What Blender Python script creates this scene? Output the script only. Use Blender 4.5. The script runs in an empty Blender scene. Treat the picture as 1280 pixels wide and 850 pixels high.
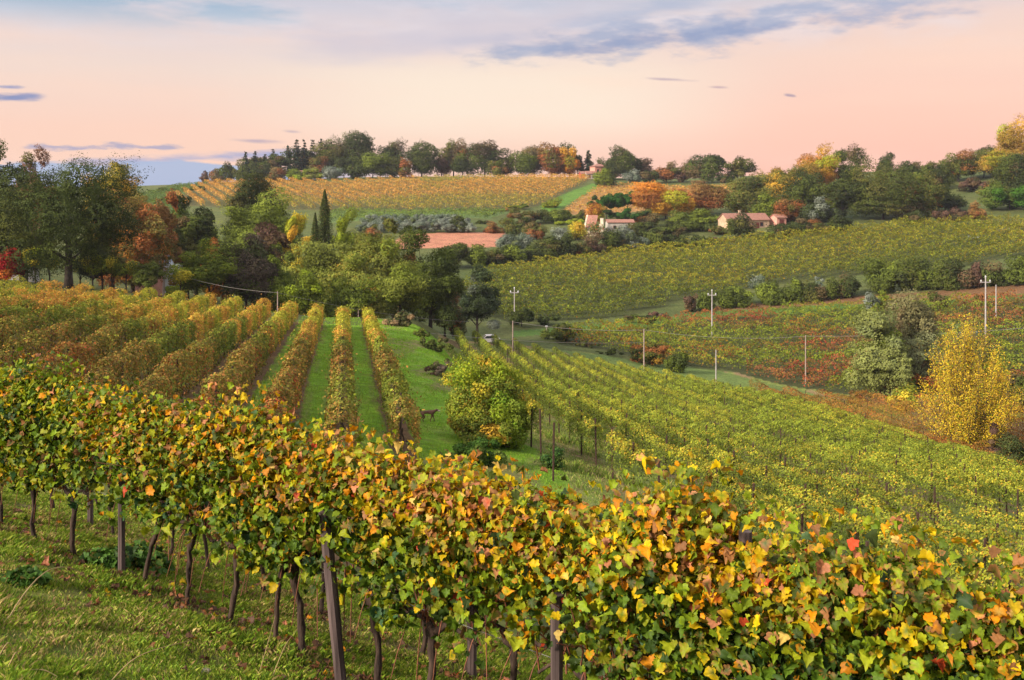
import bpy, math, random
import numpy as np
from mathutils import Vector

SC = bpy.context.scene
COL = SC.collection
rng = np.random.default_rng(7)
random.seed(7)
F = 1244.0            # focal length in photo pixels (1280 wide)
CX, HY = 640.0, 240.0  # photo column of the optical axis, row of the horizon

# ------------------------------------------------------------------ camera
cam_d = bpy.data.cameras.new('camera')
cam_d.sensor_width = 36.0
cam_d.lens = 36.0 * F / 1280.0
cam_d.shift_y = -(425.0 - HY) / 1280.0
cam_d.clip_start = 0.1
cam_d.clip_end = 20000
cam = bpy.data.objects.new('camera', cam_d)
cam.location = (0, 0, 0)
cam.rotation_euler = (math.radians(90), 0, 0)
COL.objects.link(cam)
SC.camera = cam

# ------------------------------------------------------------------ world
SUN_EL, SUN_AZ = math.radians(27), math.radians(-122)   # azimuth from +Y towards +X
W = bpy.data.worlds.new('World')
SC.world = W
W.use_nodes = True
NT = W.node_tree
for n in list(NT.nodes):
    NT.nodes.remove(n)
def nd(t, **k):
    n = NT.nodes.new(t)
    for a, b in k.items():
        setattr(n, a, b)
    return n
def math_(op, a, b=None, c=None, clamp=False):
    n = nd('ShaderNodeMath', operation=op, use_clamp=clamp)
    for i, v in enumerate((a, b, c)):
        if v is None: continue
        if isinstance(v, (int, float)): n.inputs[i].default_value = v
        else: NT.links.new(v, n.inputs[i])
    return n.outputs[0]
def mapr(v, a, b, c=0.0, d=1.0):
    n = nd('ShaderNodeMapRange', interpolation_type='SMOOTHSTEP')
    NT.links.new(v, n.inputs['Value'])
    for k, x in (('From Min', a), ('From Max', b), ('To Min', c), ('To Max', d)):
        n.inputs[k].default_value = x
    return n.outputs[0]
def mixc(f, a, b):
    n = nd('ShaderNodeMix', data_type='RGBA')
    if isinstance(f, (int, float)): n.inputs[0].default_value = f
    else: NT.links.new(f, n.inputs[0])
    for i, v in ((6, a), (7, b)):
        if isinstance(v, tuple): n.inputs[i].default_value = (*v, 1)
        else: NT.links.new(v, n.inputs[i])
    return n.outputs[2]
def s2l(c):
    return tuple(((x / 255) / 12.92 if x / 255 <= .04045 else ((x / 255 + .055) / 1.055) ** 2.4) for x in c)
tc = nd('ShaderNodeTexCoord')
sp = nd('ShaderNodeSeparateXYZ')
NT.links.new(tc.outputs['Generated'], sp.inputs[0])
AZ = math_('ARCTAN2', sp.outputs[0], sp.outputs[1])       # radians, 0 at +Y
EL = math_('ARCSINE', sp.outputs[2])
def az(px): return math.atan((px - CX) / F)
def el(py, px=640): return math.atan((HY - py) / F * math.cos(az(px)))
def noise(scale, sx, sy, detail=5, rough=.55, off=(0, 0)):
    cb = nd('ShaderNodeCombineXYZ')
    NT.links.new(math_('MULTIPLY_ADD', AZ, sx, off[0]), cb.inputs[0])
    NT.links.new(math_('MULTIPLY_ADD', EL, sy, off[1]), cb.inputs[1])
    n = nd('ShaderNodeTexNoise')
    n.inputs['Scale'].default_value = scale
    n.inputs['Detail'].default_value = detail
    n.inputs['Roughness'].default_value = rough
    NT.links.new(cb.outputs[0], n.inputs['Vector'])
    return n.outputs[0]
def ramp(v, stops):
    n = nd('ShaderNodeValToRGB')
    e = n.color_ramp.elements
    while len(e) < len(stops): e.new(.5)
    for x, (p, c) in zip(e, stops):
        x.position = p; x.color = (*c, 1)
    NT.links.new(v, n.inputs[0])
    return n.outputs[0]
elN = mapr(EL, 0.0, 0.0001)
eln = nd('ShaderNodeMapRange'); NT.links.new(EL, eln.inputs[0])
eln.inputs[1].default_value = -.02; eln.inputs[2].default_value = .6
ez = lambda py: (el(py) + .02) / .62
left = ramp(eln.outputs[0], [(0, s2l((226, 170, 150))), (ez(225), s2l((248, 202, 178))), (ez(165), s2l((249, 205, 184))),
                          (ez(95), s2l((238, 213, 200))), (ez(30), s2l((222, 208, 210))), (ez(-40), s2l((196, 206, 224))), (1.0, s2l((180, 200, 236)))])
right = ramp(eln.outputs[0], [(0, s2l((235, 160, 140))), (ez(225), s2l((252, 184, 164))), (ez(150), s2l((252, 198, 176))),
                           (ez(70), s2l((246, 208, 188))), (ez(20), s2l((230, 206, 200))), (ez(-50), s2l((200, 206, 222))), (1.0, s2l((180, 200, 236)))])
glow = mapr(AZ, az(520), az(1180))
sky = mixc(.04, mixc(glow, left, right), s2l((240, 222, 212)))
# pale centre glow low down between the two
cg = math_('MULTIPLY', mapr(AZ, az(250), az(620)), mapr(AZ, az(1000), az(700)))
cg = math_('MULTIPLY', cg, mapr(EL, el(60), el(140)))
cg = math_('MULTIPLY', cg, mapr(EL, el(215), el(185)))
sky = mixc(math_('MULTIPLY', mapr(EL, el(50), el(150)), math_('MULTIPLY', cg, .0)), sky, s2l((250, 225, 200)))
cgm = math_('MULTIPLY', math_('MULTIPLY', mapr(AZ, az(200), az(560)), mapr(AZ, az(1010), az(720))),
            math_('MULTIPLY', mapr(EL, el(205), el(140)), mapr(EL, el(40), el(110))))
sky = mixc(math_('MULTIPLY', cgm, .85), sky, s2l((250, 230, 208)))
# soft horizontal veil variation
v1 = noise(1.0, 3.2, 26, 4, .5)
sky = mixc(math_('MULTIPLY', mapr(v1, .45, .75), .35), sky, s2l((255, 214, 190)))
# high cloud: pale lumpy cloud and blue gaps near the top
hn = noise(1.0, 9, 34, 7, .62, (3.1, 0))
hn2 = noise(1.0, 4, 16, 6, .6, (9.0, 4))
topm = mapr(EL, el(90), el(5))
sky = mixc(math_('MULTIPLY', math_('MULTIPLY', topm, mapr(hn, .42, .66)), .75), sky, s2l((232, 222, 226)))
blue = math_('MULTIPLY', mapr(EL, el(64), el(4)), mapr(math_('MULTIPLY_ADD', hn2, 1.0, math_('MULTIPLY', hn, .25)), .56, .74))
blue = math_('MULTIPLY', blue, mapr(AZ, az(820), az(420)))
sky = mixc(math_('MULTIPLY', blue, .95), sky, s2l((146, 178, 202)))
# a soft slate streak of cloud rising to the right near the top
def streak(sky, p0, p1, thick, col, amt, ns=(14, 60), wisp=1.0, endfade=.35):
    a0, e0, a1, e1 = az(p0[0]), el(p0[1], p0[0]), az(p1[0]), el(p1[1], p1[0])
    k = (e1 - e0) / (a1 - a0)
    line = math_('MULTIPLY_ADD', AZ, k, e0 - k * a0)
    off = (p0[0] * .013, p0[1] * .017)
    n = noise(1.0, ns[0], ns[1], 7, .62, off)
    lo = noise(1.0, ns[0] * .4, ns[1] * .3, 4, .55, (off[0] + 3, 1.7))
    t = thick / F
    d = math_('ADD', math_('SUBTRACT', EL, line), math_('MULTIPLY', math_('SUBTRACT', lo, .5), t * 2.4 * wisp))
    d = math_('DIVIDE', d, t)
    g = math_('EXPONENT', math_('MULTIPLY', math_('MULTIPLY', d, d), -1.6))
    L = a1 - a0
    g = math_('MULTIPLY', g, math_('MULTIPLY', mapr(AZ, a0, a0 + L * endfade), mapr(AZ, a1, a1 - L * endfade)))
    m = mapr(math_('ADD', g, math_('MULTIPLY', math_('SUBTRACT', n, .5), 2.0 * wisp)), .10, 1.25)
    m = math_('MULTIPLY', m, mapr(g, .02, .3))
    return mixc(math_('MULTIPLY', m, amt), sky, s2l(col))
sky = streak(sky, (250, 66), (860, 16), 34, (204, 196, 208), .75, (7, 34), .9, .3)
sky = streak(sky, (520, 70), (1300, -14), 27, (156, 167, 195), .82, (24, 80), 1.25, .22)
sky = streak(sky, (600, 66), (1100, 18), 12, (134, 149, 186), .7, (30, 110), 1.3, .3)
sky = streak(sky, (640, 34), (1000, -22), 16, (164, 176, 202), .7, (10, 50), 1.1)
sky = streak(sky, (520, 50), (700, 40), 10, (188, 186, 204), .5, (12, 50), 1.1)
sky = streak(sky, (-80, 122), (74, 121), 6, (132, 141, 184), 1.0, (34, 170), 1.1, .25)
sky = streak(sky, (-60, 107), (40, 108), 3, (146, 150, 188), .9, (34, 170), 1.1, .3)
sky = streak(sky, (262, 173), (376, 179), 3.5, (172, 156, 178), .8, (16, 90), .7, .5)
sky = streak(sky, (346, 163), (384, 166), 2.5, (184, 162, 176), .7, (16, 90), .7, .5)
sky = streak(sky, (10, 182), (240, 185), 4, (150, 154, 190), .8, (44, 170), 1.7, .15)
sky = streak(sky, (780, 96), (890, 101), 2.6, (188, 164, 174), .8, (20, 100), .9, .5)
sky = streak(sky, (878, 108), (918, 110), 2.4, (190, 160, 168), .8, (20, 100), .6, .5)
sky = streak(sky, (976, 118), (1000, 121), 2.6, (160, 140, 160), .9, (20, 100), .5, .4)
sky = streak(sky, (40, 203), (420, 193), 7, (146, 160, 204), .95, (14, 70), 1.2, .2)
# bank of blue cloud on the left horizon
bn = noise(1.0, 11, 46, 5, .55, (5, 2))
edge = math_('ADD', EL, math_('MULTIPLY', math_('SUBTRACT', bn, .5), -.034))
bank = math_('MULTIPLY', mapr(edge, el(204), el(209)), mapr(AZ, az(560), az(330)))
sky = mixc(math_('MULTIPLY', bank, .92), sky, s2l((160, 180, 214)))
# unseen upper sky: brighter cool overcast dome
up = mapr(EL, .26, .75)
sky = mixc(up, sky, (.96, .96, .93))
sky = mixc(math_('MULTIPLY', mapr(EL, el(40), el(-10)), .45), sky, s2l((178, 186, 206)))
bg = nd('ShaderNodeBackground'); bg.inputs[1].default_value = 1.0
NT.links.new(sky, bg.inputs[0])
upS = mapr(EL, .20, .8, .64, 1.15)
NT.links.new(upS, bg.inputs[1])
nis = nd('ShaderNodeTexSky'); nis.sky_type = 'NISHITA'; nis.sun_disc = False
nis.sun_elevation = SUN_EL; nis.sun_rotation = SUN_AZ
bg2 = nd('ShaderNodeBackground'); bg2.inputs[1].default_value = 0.006
NT.links.new(nis.outputs[0], bg2.inputs[0])
ad = nd('ShaderNodeAddShader'); NT.links.new(bg.outputs[0], ad.inputs[0]); NT.links.new(bg2.outputs[0], ad.inputs[1])
out = nd('ShaderNodeOutputWorld'); NT.links.new(ad.outputs[0], out.inputs[0])

# ------------------------------------------------------------------ sun (soft light of the afterglow behind the camera)
sd = bpy.data.lights.new('sun', 'SUN')
sd.energy = 5.0
sd.angle = math.radians(12)
sd.color = (1.0, .90, .76)
sun = bpy.data.objects.new('sun', sd)
dv = Vector((math.sin(SUN_AZ) * math.cos(SUN_EL), math.cos(SUN_AZ) * math.cos(SUN_EL), math.sin(SUN_EL)))
sun.rotation_euler = dv.to_track_quat('Z', 'Y').to_euler()
sun.location = (20, -20, 30)
COL.objects.link(sun)

SC.view_settings.view_transform = 'Standard'
SC.view_settings.look = 'None'
SC.view_settings.exposure = 0.66
SC.view_settings.gamma = 1.0
SC.view_settings.use_curve_mapping = False
SC.render.engine = 'CYCLES'
SC.cycles.max_bounces = 6
SC.cycles.diffuse_bounces = 3
SC.cycles.glossy_bounces = 1
SC.cycles.transmission_bounces = 3
SC.cycles.volume_bounces = 0
SC.cycles.use_denoising = True

# ------------------------------------------------------------------ numpy helpers
def sstep(a, b, x):
    t = np.clip((x - a) / (b - a), 0, 1)
    return t * t * (3 - 2 * t)
def _hash(ix, iy, seed):
    h = (ix.astype(np.int64) * 374761393 + iy.astype(np.int64) * 668265263 + seed * 1442695041) & 0xffffffff
    h = ((h ^ (h >> 13)) * 1274126177) & 0xffffffff
    h = (h ^ (h >> 16)) & 0xffffff
    return h / float(0xffffff)
def vnoise(x, y, seed=0):
    x = np.asarray(x, float); y = np.asarray(y, float)
    x0 = np.floor(x); y0 = np.floor(y)
    fx = x - x0; fy = y - y0
    fx = fx * fx * (3 - 2 * fx); fy = fy * fy * (3 - 2 * fy)
    a = _hash(x0, y0, seed); b = _hash(x0 + 1, y0, seed); c = _hash(x0, y0 + 1, seed); d = _hash(x0 + 1, y0 + 1, seed)
    return (a * (1 - fx) + b * fx) * (1 - fy) + (c * (1 - fx) + d * fx) * fy
def fbm(x, y, seed=0, o=4):
    s = 0; a = .5; t = 0
    for i in range(o):
        s = s + a * vnoise(x, y, seed + i * 17); t += a
        x = x * 2.03 + 7.1; y = y * 2.03 + 3.3; a *= .5
    return s / t

# ------------------------------------------------------------------ the lie of the land
TD, TN = np.array((.773, -.634)), np.array((.634, .773))   # near vine row: direction, and normal away from the camera
S_ROW1, S_ROW2 = 5.15, 7.05
KX = np.array([-300, 0, 200, 400, 560, 700, 850, 1000, 1150, 1280, 1500.])
KY = np.array([60, 110, 140, 170, 200, 240, 300, 330, 360, 420, 480, 520, 620, 800, 1600, 6000.])
TAB = np.array([
 # 60   110    140   170   200    240   300    330   360   420   480  520  620  800 1600 6000
 [-6, -10.0, -11, -12, -12,    -11,  -7,    -5,   -3,    0,    3,   4,   4,  -5, -30, -60],
 [-8, -10.8, -12, -13, -13.5,  -13,  -9,    -7,   -5,   -2,    1,   2,   1,  -8, -30, -60],
 [-9, -12.3, -15, -17, -18.5,  -18,  -14.5, -12.5,-9.3, -3.5,  1.6, 3.6, 1.5,-10, -30, -60],
 [-10,-14.5, -19.5, -23, -24,  -21,  -14.8, -11.6,-7.6, -1.0,  5.5, 7.5, 5, -8, -30, -60],
 [-12,-17.5, -22, -24.6, -23.5,-20.8,-13.8, -10.0,-6.3,  1.0,  7.0, 8.5, 6, -5, -30, -60],
 [-13,-19.5, -23.8, -25.7, -25.4,-21.6,-15.2,-11.8,-8.7,  0.2,  7.0, 8.0, 6, -5, -30, -60],
 [-15,-24.0, -27.2, -28.9, -27.0,-22.6,-15.0,-12.0,-8.4, -2.0,  4.0, 7.0, 6, -5, -30, -60],
 [-17,-25.9, -29.4, -29.6, -26.6,-21.2,-12.6,-8.0,-3.2,  5.0,  9.0, 10.0, 8, 0, -30, -60],
 [-18,-24.6, -26.8, -26.0, -23.6,-18.6,-10.2,-6.0,-1.8,  6.2, 10.0, 11, 9, 0, -30, -60],
 [-19,-25.0, -25.2, -22.4, -19.2,-14.6,-8.4, -3.8, 1.2, 11.5, 15.0, 16, 12, 0, -30, -60],
 [-20,-24.0, -23.2, -19.4, -16,  -11,  -4,    0,    4,  14,   18,  19, 14, 0, -30, -60]], float)
_yf = np.arange(60, 700, 2.0)
_tf = np.array([np.interp(_yf, KY, r) for r in TAB])
_k = np.exp(-np.arange(-9, 10) ** 2 / (2 * 4.0 ** 2)); _k /= _k.sum()
_tf = np.array([np.convolve(np.pad(r, 9, 'edge'), _k, 'valid') for r in _tf])
_uf = np.arange(-300, 1501, 10.0)
_T = np.array([np.interp(_uf, KX, _tf[:, j]) for j in range(_tf.shape[1])]).T     # [u, y]
_T = np.array([np.convolve(np.pad(_T[:, j], 9, 'edge'), _k, 'valid') for j in range(_T.shape[1])]).T
def z_far(X, Y):
    px = np.clip(CX + F * X / np.maximum(Y, 1.), -300, 1500)
    u = np.clip((px + 300) / 10, 0, len(_uf) - 1.001)
    v = np.clip((np.clip(Y, 60, 697) - 60) / 2, 0, len(_yf) - 1.001)
    i = u.astype(int); j = v.astype(int); a = u - i; b = v - j
    t = _T[i, j] * (1 - a) * (1 - b) + _T[i + 1, j] * a * (1 - b) + _T[i, j + 1] * (1 - a) * b + _T[i + 1, j + 1] * a * b
    fall = np.interp(Y, [697, 800, 1600, 6000], [0, -8, -34, -70])
    return np.where(Y > 697, t + fall, t)
def edge_x(Y):        # line between left and right vineyard
    return np.interp(Y, [20, 40, 60, 115, 160], [1.0, .2, -2.6, -10.5, -14])
def z_mid(X, Y):
    zl = -8.04 - .114 * X - .0756 * Y
    zr = -5.7 - .2 * X - .136 * Y + .045 * np.maximum(0, X - 12) + .03 * np.maximum(0, Y - 85)
    w = sstep(-2.0, 5.5, X - edge_x(Y))
    return zl * (1 - w) + zr * w
def z_near(X, Y):
    s = TN[0] * X + TN[1] * Y
    t = TD[0] * X + TD[1] * Y
    z = np.interp(s, [-40, -6, 0, 2.6, 5.15, 7.05, 9, 14, 30], [-2.5, -1.9, -1.7, -2.85, -3.72, -4.5, -5.2, -7.4, -15])
    return z + np.clip(t, -30, 30) * .012 * sstep(2, 6, s)
def Zt(X, Y):
    X = np.asarray(X, float); Y = np.asarray(Y, float)
    s = TN[0] * X + TN[1] * Y
    Ys = np.maximum(Y, 5.0)
    zm = z_mid(np.clip(X, -140, 140), Ys)
    px = CX + F * X / np.maximum(Y, 1.)
    yb = np.interp(px, [0, 400, 560, 700, 850, 1000, 1150, 1280], [122, 120, 150, 150, 140, 128, 108, 98])
    zf = z_far(X, Y)
    w = sstep(-14, 14, Y - yb)
    z = zm * (1 - w) + zf * w
    wn = sstep(10, 24, s)
    z = z_near(X, Y) * (1 - wn) + z * wn
    z = z + (fbm(X * .5, Y * .5, 5, 3) - .5) * .22 * (1 - .6 * wn) + (fbm(X * .06, Y * .06, 9, 2) - .5) * .5 * sstep(20, 60, Y)
    return z
def Z1(x, y): return float(Zt(np.array([x]), np.array([y]))[0])
def at(px, Y, dz=0.0):
    X = (px - CX) / F * Y
    return Vector((X, Y, Z1(X, Y) + dz))
def hit(px, py, y0=20., y1=600.):
    Y = np.arange(y0, y1, .5)
    X = (px - CX) / F * Y
    d = (HY - py) / F * Y - Zt(X, Y)
    k = np.where(d <= 0)[0]
    i = k[0] if len(k) else len(Y) - 1
    return np.array((X[i], Y[i]))

# ------------------------------------------------------------------ materials
def new_mat(name):
    m = bpy.data.materials.new(name); m.use_nodes = True
    nt = m.node_tree
    for n in list(nt.nodes): nt.nodes.remove(n)
    return m, nt
def mat_attr(name, rough=.65, transl=0.0, nscale=8.0, namt=.18, spec=.3, bump=0.0, bscale=30, coord='Object'):
    """colour from the mesh's own 'hue' attribute, broken up by noise"""
    m, nt = new_mat(name)
    N = lambda t: nt.nodes.new(t); L = nt.links.new
    a = N('ShaderNodeAttribute'); a.attribute_name = 'hue'
    c = N('ShaderNodeTexCoord'); nz = N('ShaderNodeTexNoise')
    nz.inputs['Scale'].default_value = nscale; nz.inputs['Detail'].default_value = 4
    L(c.outputs[coord], nz.inputs['Vector'])
    mr = N('ShaderNodeMapRange'); L(nz.outputs[0], mr.inputs[0])
    mr.inputs[1].default_value = .25; mr.inputs[2].default_value = .75
    mr.inputs[3].default_value = 1 - namt; mr.inputs[4].default_value = 1 + namt
    vm = N('ShaderNodeVectorMath'); vm.operation = 'SCALE'
    L(a.outputs['Color'], vm.inputs[0]); L(mr.outputs[0], vm.inputs['Scale'])
    p = N('ShaderNodeBsdfPrincipled'); p.inputs['Roughness'].default_value = rough
    p.inputs['Specular IOR Level'].default_value = spec
    L(vm.outputs[0], p.inputs['Base Color'])
    o = N('ShaderNodeOutputMaterial')
    if bump:
        b = N('ShaderNodeBump'); b.inputs['Strength'].default_value = bump; b.inputs['Distance'].default_value = .05
        n2 = N('ShaderNodeTexNoise'); n2.inputs['Scale'].default_value = bscale; n2.inputs['Detail'].default_value = 6
        L(c.outputs[coord], n2.inputs['Vector']); L(n2.outputs[0], b.inputs['Height']); L(b.outputs[0], p.inputs['Normal'])
    if transl:
        t = N('ShaderNodeBsdfTranslucent'); L(vm.outputs[0], t.inputs[0])
        mx = N('ShaderNodeMixShader'); mx.inputs[0].default_value = transl
        L(p.outputs[0], mx.inputs[1]); L(t.outputs[0], mx.inputs[2]); L(mx.outputs[0], o.inputs[0])
    else:
        L(p.outputs[0], o.inputs[0])
    return m
def mat_plain(name, c1, c2, scale=6, rough=.8, bump=.3, stretch=(1, 1, 1), spec=.3, detail=6):
    m, nt = new_mat(name)
    N = lambda t: nt.nodes.new(t); L = nt.links.new
    c = N('ShaderNodeTexCoord'); mp = N('ShaderNodeMapping'); mp.inputs['Scale'].default_value = stretch
    nz = N('ShaderNodeTexNoise'); nz.inputs['Scale'].default_value = scale; nz.inputs['Detail'].default_value = detail
    L(c.outputs['Object'], mp.inputs[0]); L(mp.outputs[0], nz.inputs['Vector'])
    r = N('ShaderNodeValToRGB'); r.color_ramp.elements[0].position = .3; r.color_ramp.elements[1].position = .7
    r.color_ramp.elements[0].color = (*c1, 1); r.color_ramp.elements[1].color = (*c2, 1)
    L(nz.outputs[0], r.inputs[0])
    p = N('ShaderNodeBsdfPrincipled'); p.inputs['Roughness'].default_value = rough
    p.inputs['Specular IOR Level'].default_value = spec
    L(r.outputs[0], p.inputs['Base Color'])
    if bump:
        b = N('ShaderNodeBump'); b.inputs['Strength'].default_value = bump; b.inputs['Distance'].default_value = .02
        L(nz.outputs[0], b.inputs['Height']); L(b.outputs[0], p.inputs['Normal'])
    o = N('ShaderNodeOutputMaterial'); L(p.outputs[0], o.inputs[0])
    return m
def mat_ground():
    m, nt = new_mat('ground_cover')
    N = lambda t: nt.nodes.new(t); L = nt.links.new
    a = N('ShaderNodeAttribute'); a.attribute_name = 'hue'
    c = N('ShaderNodeTexCoord')
    tot = None
    for sc, amt in ((.25, .25), (1.7, .35), (9, .4), (45, .45)):
        nz = N('ShaderNodeTexNoise'); nz.inputs['Scale'].default_value = sc; nz.inputs['Detail'].default_value = 5
        nz.inputs['Roughness'].default_value = .65
        L(c.outputs['Object'], nz.inputs['Vector'])
        mr = N('ShaderNodeMapRange'); L(nz.outputs[0], mr.inputs[0])
        mr.inputs[1].default_value = .3; mr.inputs[2].default_value = .7
        mr.inputs[3].default_value = 1 - amt; mr.inputs[4].default_value = 1 + amt
        if tot is None: tot = mr.outputs[0]
        else:
            x = N('ShaderNodeMath'); x.operation = 'MULTIPLY'; L(tot, x.inputs[0]); L(mr.outputs[0], x.inputs[1]); tot = x.outputs[0]
        last = nz
    vm = N('ShaderNodeVectorMath'); vm.operation = 'SCALE'
    L(a.outputs['Color'], vm.inputs[0]); L(tot, vm.inputs['Scale'])
    hs = N('ShaderNodeHueSaturation'); nz = N('ShaderNodeTexNoise'); nz.inputs['Scale'].default_value = .9
    nz.inputs['Detail'].default_value = 6; L(c.outputs['Object'], nz.inputs['Vector'])
    mr = N('ShaderNodeMapRange'); L(nz.outputs[0], mr.inputs[0]); mr.inputs[3].default_value = .47; mr.inputs[4].default_value = .53
    L(mr.outputs[0], hs.inputs['Hue']); L(vm.outputs[0], hs.inputs['Color'])
    p = N('ShaderNodeBsdfPrincipled'); p.inputs['Roughness'].default_value = .9; p.inputs['Specular IOR Level'].default_value = .15
    L(hs.outputs[0], p.inputs['Base Color'])
    b = N('ShaderNodeBump'); b.inputs['Strength'].default_value = .8; b.inputs['Distance'].default_value = .12
    L(tot, b.inputs['Height']); L(b.outputs[0], p.inputs['Normal'])
    o = N('ShaderNodeOutputMaterial'); L(p.outputs[0], o.inputs[0])
    return m
M = dict(
    leaf=mat_attr('vine_leaf', .55, .32, 60, .25, .18),
    foliage=mat_attr('tree_foliage', .8, .2, 1.2, .25, .06),
    blade=mat_attr('grass_blade', .6, .3, 5, .2, .2),
    ground=mat_ground(),
    bark=mat_plain('dark_bark', (.020, .014, .010), (.075, .052, .038), 9, .9, .6, (1, 1, .3)),
    vbark=mat_plain('vine_bark', (.018, .011, .008), (.085, .05, .034), 28, .9, .9, (1, 1, .18)),
    cane=mat_plain('cane_bark', (.10, .03, .018), (.24, .085, .04), 20, .6, .2, (1, 1, .3)),
    post=mat_plain('weathered_post_wood', (.035, .022, .02), (.14, .095, .085), 22, .85, .6, (1, 1, .06)),
    rpost=mat_plain('rusty_metal_post', (.022, .011, .008), (.07, .033, .02), 12, .8, .2),
    wire=mat_plain('galvanised_wire', (.12, .11, .10), (.22, .2, .19), 5, .6, 0),
    cable=mat_plain('overhead_cable', (.20, .17, .15), (.30, .26, .22), 2, .6, 0),
    pole=mat_plain('pale_utility_pole', (.22, .15, .12), (.38, .28, .23), 3, .8, .1),
    cpole=mat_plain('concrete_pole', (.28, .24, .23), (.42, .37, .35), 3, .8, .1),
    insul=mat_plain('white_insulator', (.36, .34, .33), (.5, .48, .46), 3, .3, 0),
    cream=mat_plain('cream_plaster', (.34, .28, .19), (.60, .50, .37), 1.2, .9, .1),
    white=mat_plain('white_plaster', (.28, .24, .20), (.48, .42, .36), 1.2, .9, .1),
    pink=mat_plain('pink_plaster', (.52, .22, .16), (.68, .32, .24), 1.0, .9, .1),
    peach=mat_plain('peach_plaster', (.32, .21, .13), (.56, .38, .25), 1.0, .9, .1),
    tile=mat_plain('terracotta_tile', (.14, .06, .045), (.40, .19, .13), 2.5, .85, .5, (1, 4, 1)),
    slate=mat_plain('grey_roof_sheet', (.16, .17, .20), (.30, .31, .36), 2, .6, .1),
    shutter=mat_plain('dark_red_shutter', (.10, .02, .015), (.16, .04, .03), 3, .7, 0),
    glass=mat_plain('dark_window_glass', (.02, .022, .028), (.04, .045, .055), 3, .15, 0, spec=.6),
    redw=mat_plain('red_painted_wall', (.35, .04, .03), (.45, .07, .05), 2, .8, 0),
    sheet=mat_plain('pale_plastic_sheet', (.30, .29, .29), (.55, .52, .52), .8, .5, .3),
    cpaint=mat_plain('pale_car_paint', (.62, .56, .55), (.68, .62, .60), .4, .25, 0, spec=.5),
    rubber=mat_plain('black_rubber', (.015, .015, .015), (.03, .03, .03), 9, .8, 0),
    coat=mat_plain('brown_dog_coat', (.07, .03, .02), (.15, .065, .04), 14, .7, .3),
    muzzle=mat_plain('pale_dog_fur', (.42, .28, .24), (.55, .38, .33), 14, .7, .1),
    stone=mat_plain('pale_stone', (.2, .15, .12), (.42, .34, .28), 10, .9, .4),
    straw=mat_plain('dry_straw', (.20, .13, .06), (.38, .26, .12), 9, .8, .1),
)

# ------------------------------------------------------------------ mesh building
def tag(o, label=None, cat=None, group=None, kind=None):
    if label: o['label'] = label
    if cat: o['category'] = cat
    if group: o['group'] = group
    if kind: o['kind'] = kind
    return o
def empty(name, loc, rz=0.0):
    o = bpy.data.objects.new(name, None); o.location = loc; o.rotation_euler = (0, 0, rz)
    o.empty_display_size = .3
    COL.objects.link(o); return o
def link(name, me, parent=None, loc=None):
    o = bpy.data.objects.new(name, me); COL.objects.link(o)
    if parent: o.parent = parent
    if loc is not None: o.location = loc
    return o
def mesh_np(name, V, loops, sizes, mat, hue=None, smooth=False):
    """V (n,3); loops flat vertex indices; sizes per polygon; hue (n,3) per vertex"""
    me = bpy.data.meshes.new(name)
    V = np.ascontiguousarray(V, np.float32)
    me.vertices.add(len(V)); me.vertices.foreach_set('co', V.ravel())
    me.loops.add(len(loops)); me.loops.foreach_set('vertex_index', np.ascontiguousarray(loops, np.int32))
    me.polygons.add(len(sizes))
    st = np.concatenate(([0], np.cumsum(sizes)[:-1])).astype(np.int32)
    me.polygons.foreach_set('loop_start', st)
    if smooth: me.polygons.foreach_set('use_smooth', np.ones(len(sizes), bool))
    me.materials.append(mat)
    me.update(calc_edges=True)
    if hue is not None:
        at_ = me.attributes.new('hue', 'FLOAT_COLOR', 'POINT')
        h = np.ones((len(V), 4), np.float32); lum = hue.mean(1, keepdims=True); h[:, :3] = np.maximum(lum + (hue - lum) * (1.10 if name != 'ground' else 1.03), .004)
        at_.data.foreach_set('color', h.ravel())
    return me
def norm(v):
    return v / np.maximum(np.linalg.norm(v, axis=-1, keepdims=True), 1e-9)
def cards(C, Nn, size, hue, aspect=.75, r=None):
    """irregular leaf-clump quads: centres, facing, size -> V, hue"""
    r = r or rng
    n = len(C)
    Nn = norm(Nn)
    a = norm(np.cross(Nn, r.normal(size=(n, 3))))
    b = np.cross(Nn, a)
    s = np.broadcast_to(size, (n,))[:, None]
    j = lambda: r.uniform(.65, 1.15, (n, 1))
    V = np.stack([C + a * s * j() * .5, C + b * s * j() * .5 * aspect + Nn * s * r.uniform(-.15, .15, (n, 1)),
                  C - a * s * j() * .5, C - b * s * j() * .5 * aspect + Nn * s * r.uniform(-.15, .15, (n, 1))], 1)
    return V.reshape(-1, 3), np.repeat(hue, 4, 0)
def card_mesh(name, C, Nn, size, hue, mat, aspect=.75):
    V, H = cards(C, Nn, size, hue, aspect)
    n = len(C)
    return mesh_np(name, V, np.arange(4 * n), np.full(n, 4), mat, H)
def tube_data(pts, rad, seg=6, cap=True):
    pts = np.asarray(pts, float); n = len(pts)
    rad = np.broadcast_to(rad, (n,))
    t = norm(np.gradient(pts, axis=0))
    ref = np.array((0., 0., 1.)) if abs(t[0][2]) < .9 else np.array((1., 0., 0.))
    a = norm(np.cross(t, ref)); b = np.cross(t, a)
    th = np.linspace(0, 2 * np.pi, seg, endpoint=False)
    V = pts[:, None] + rad[:, None, None] * (np.cos(th)[None, :, None] * a[:, None] + np.sin(th)[None, :, None] * b[:, None])
    V = V.reshape(-1, 3)
    f = []
    for i in range(n - 1):
        for k in range(seg):
            k2 = (k + 1) % seg
            f.append((i * seg + k, i * seg + k2, (i + 1) * seg + k2, (i + 1) * seg + k))
    if cap:
        f.append(tuple(range(seg))[::-1]); f.append(tuple((n - 1) * seg + k for k in range(seg)))
    return V, f
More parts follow.
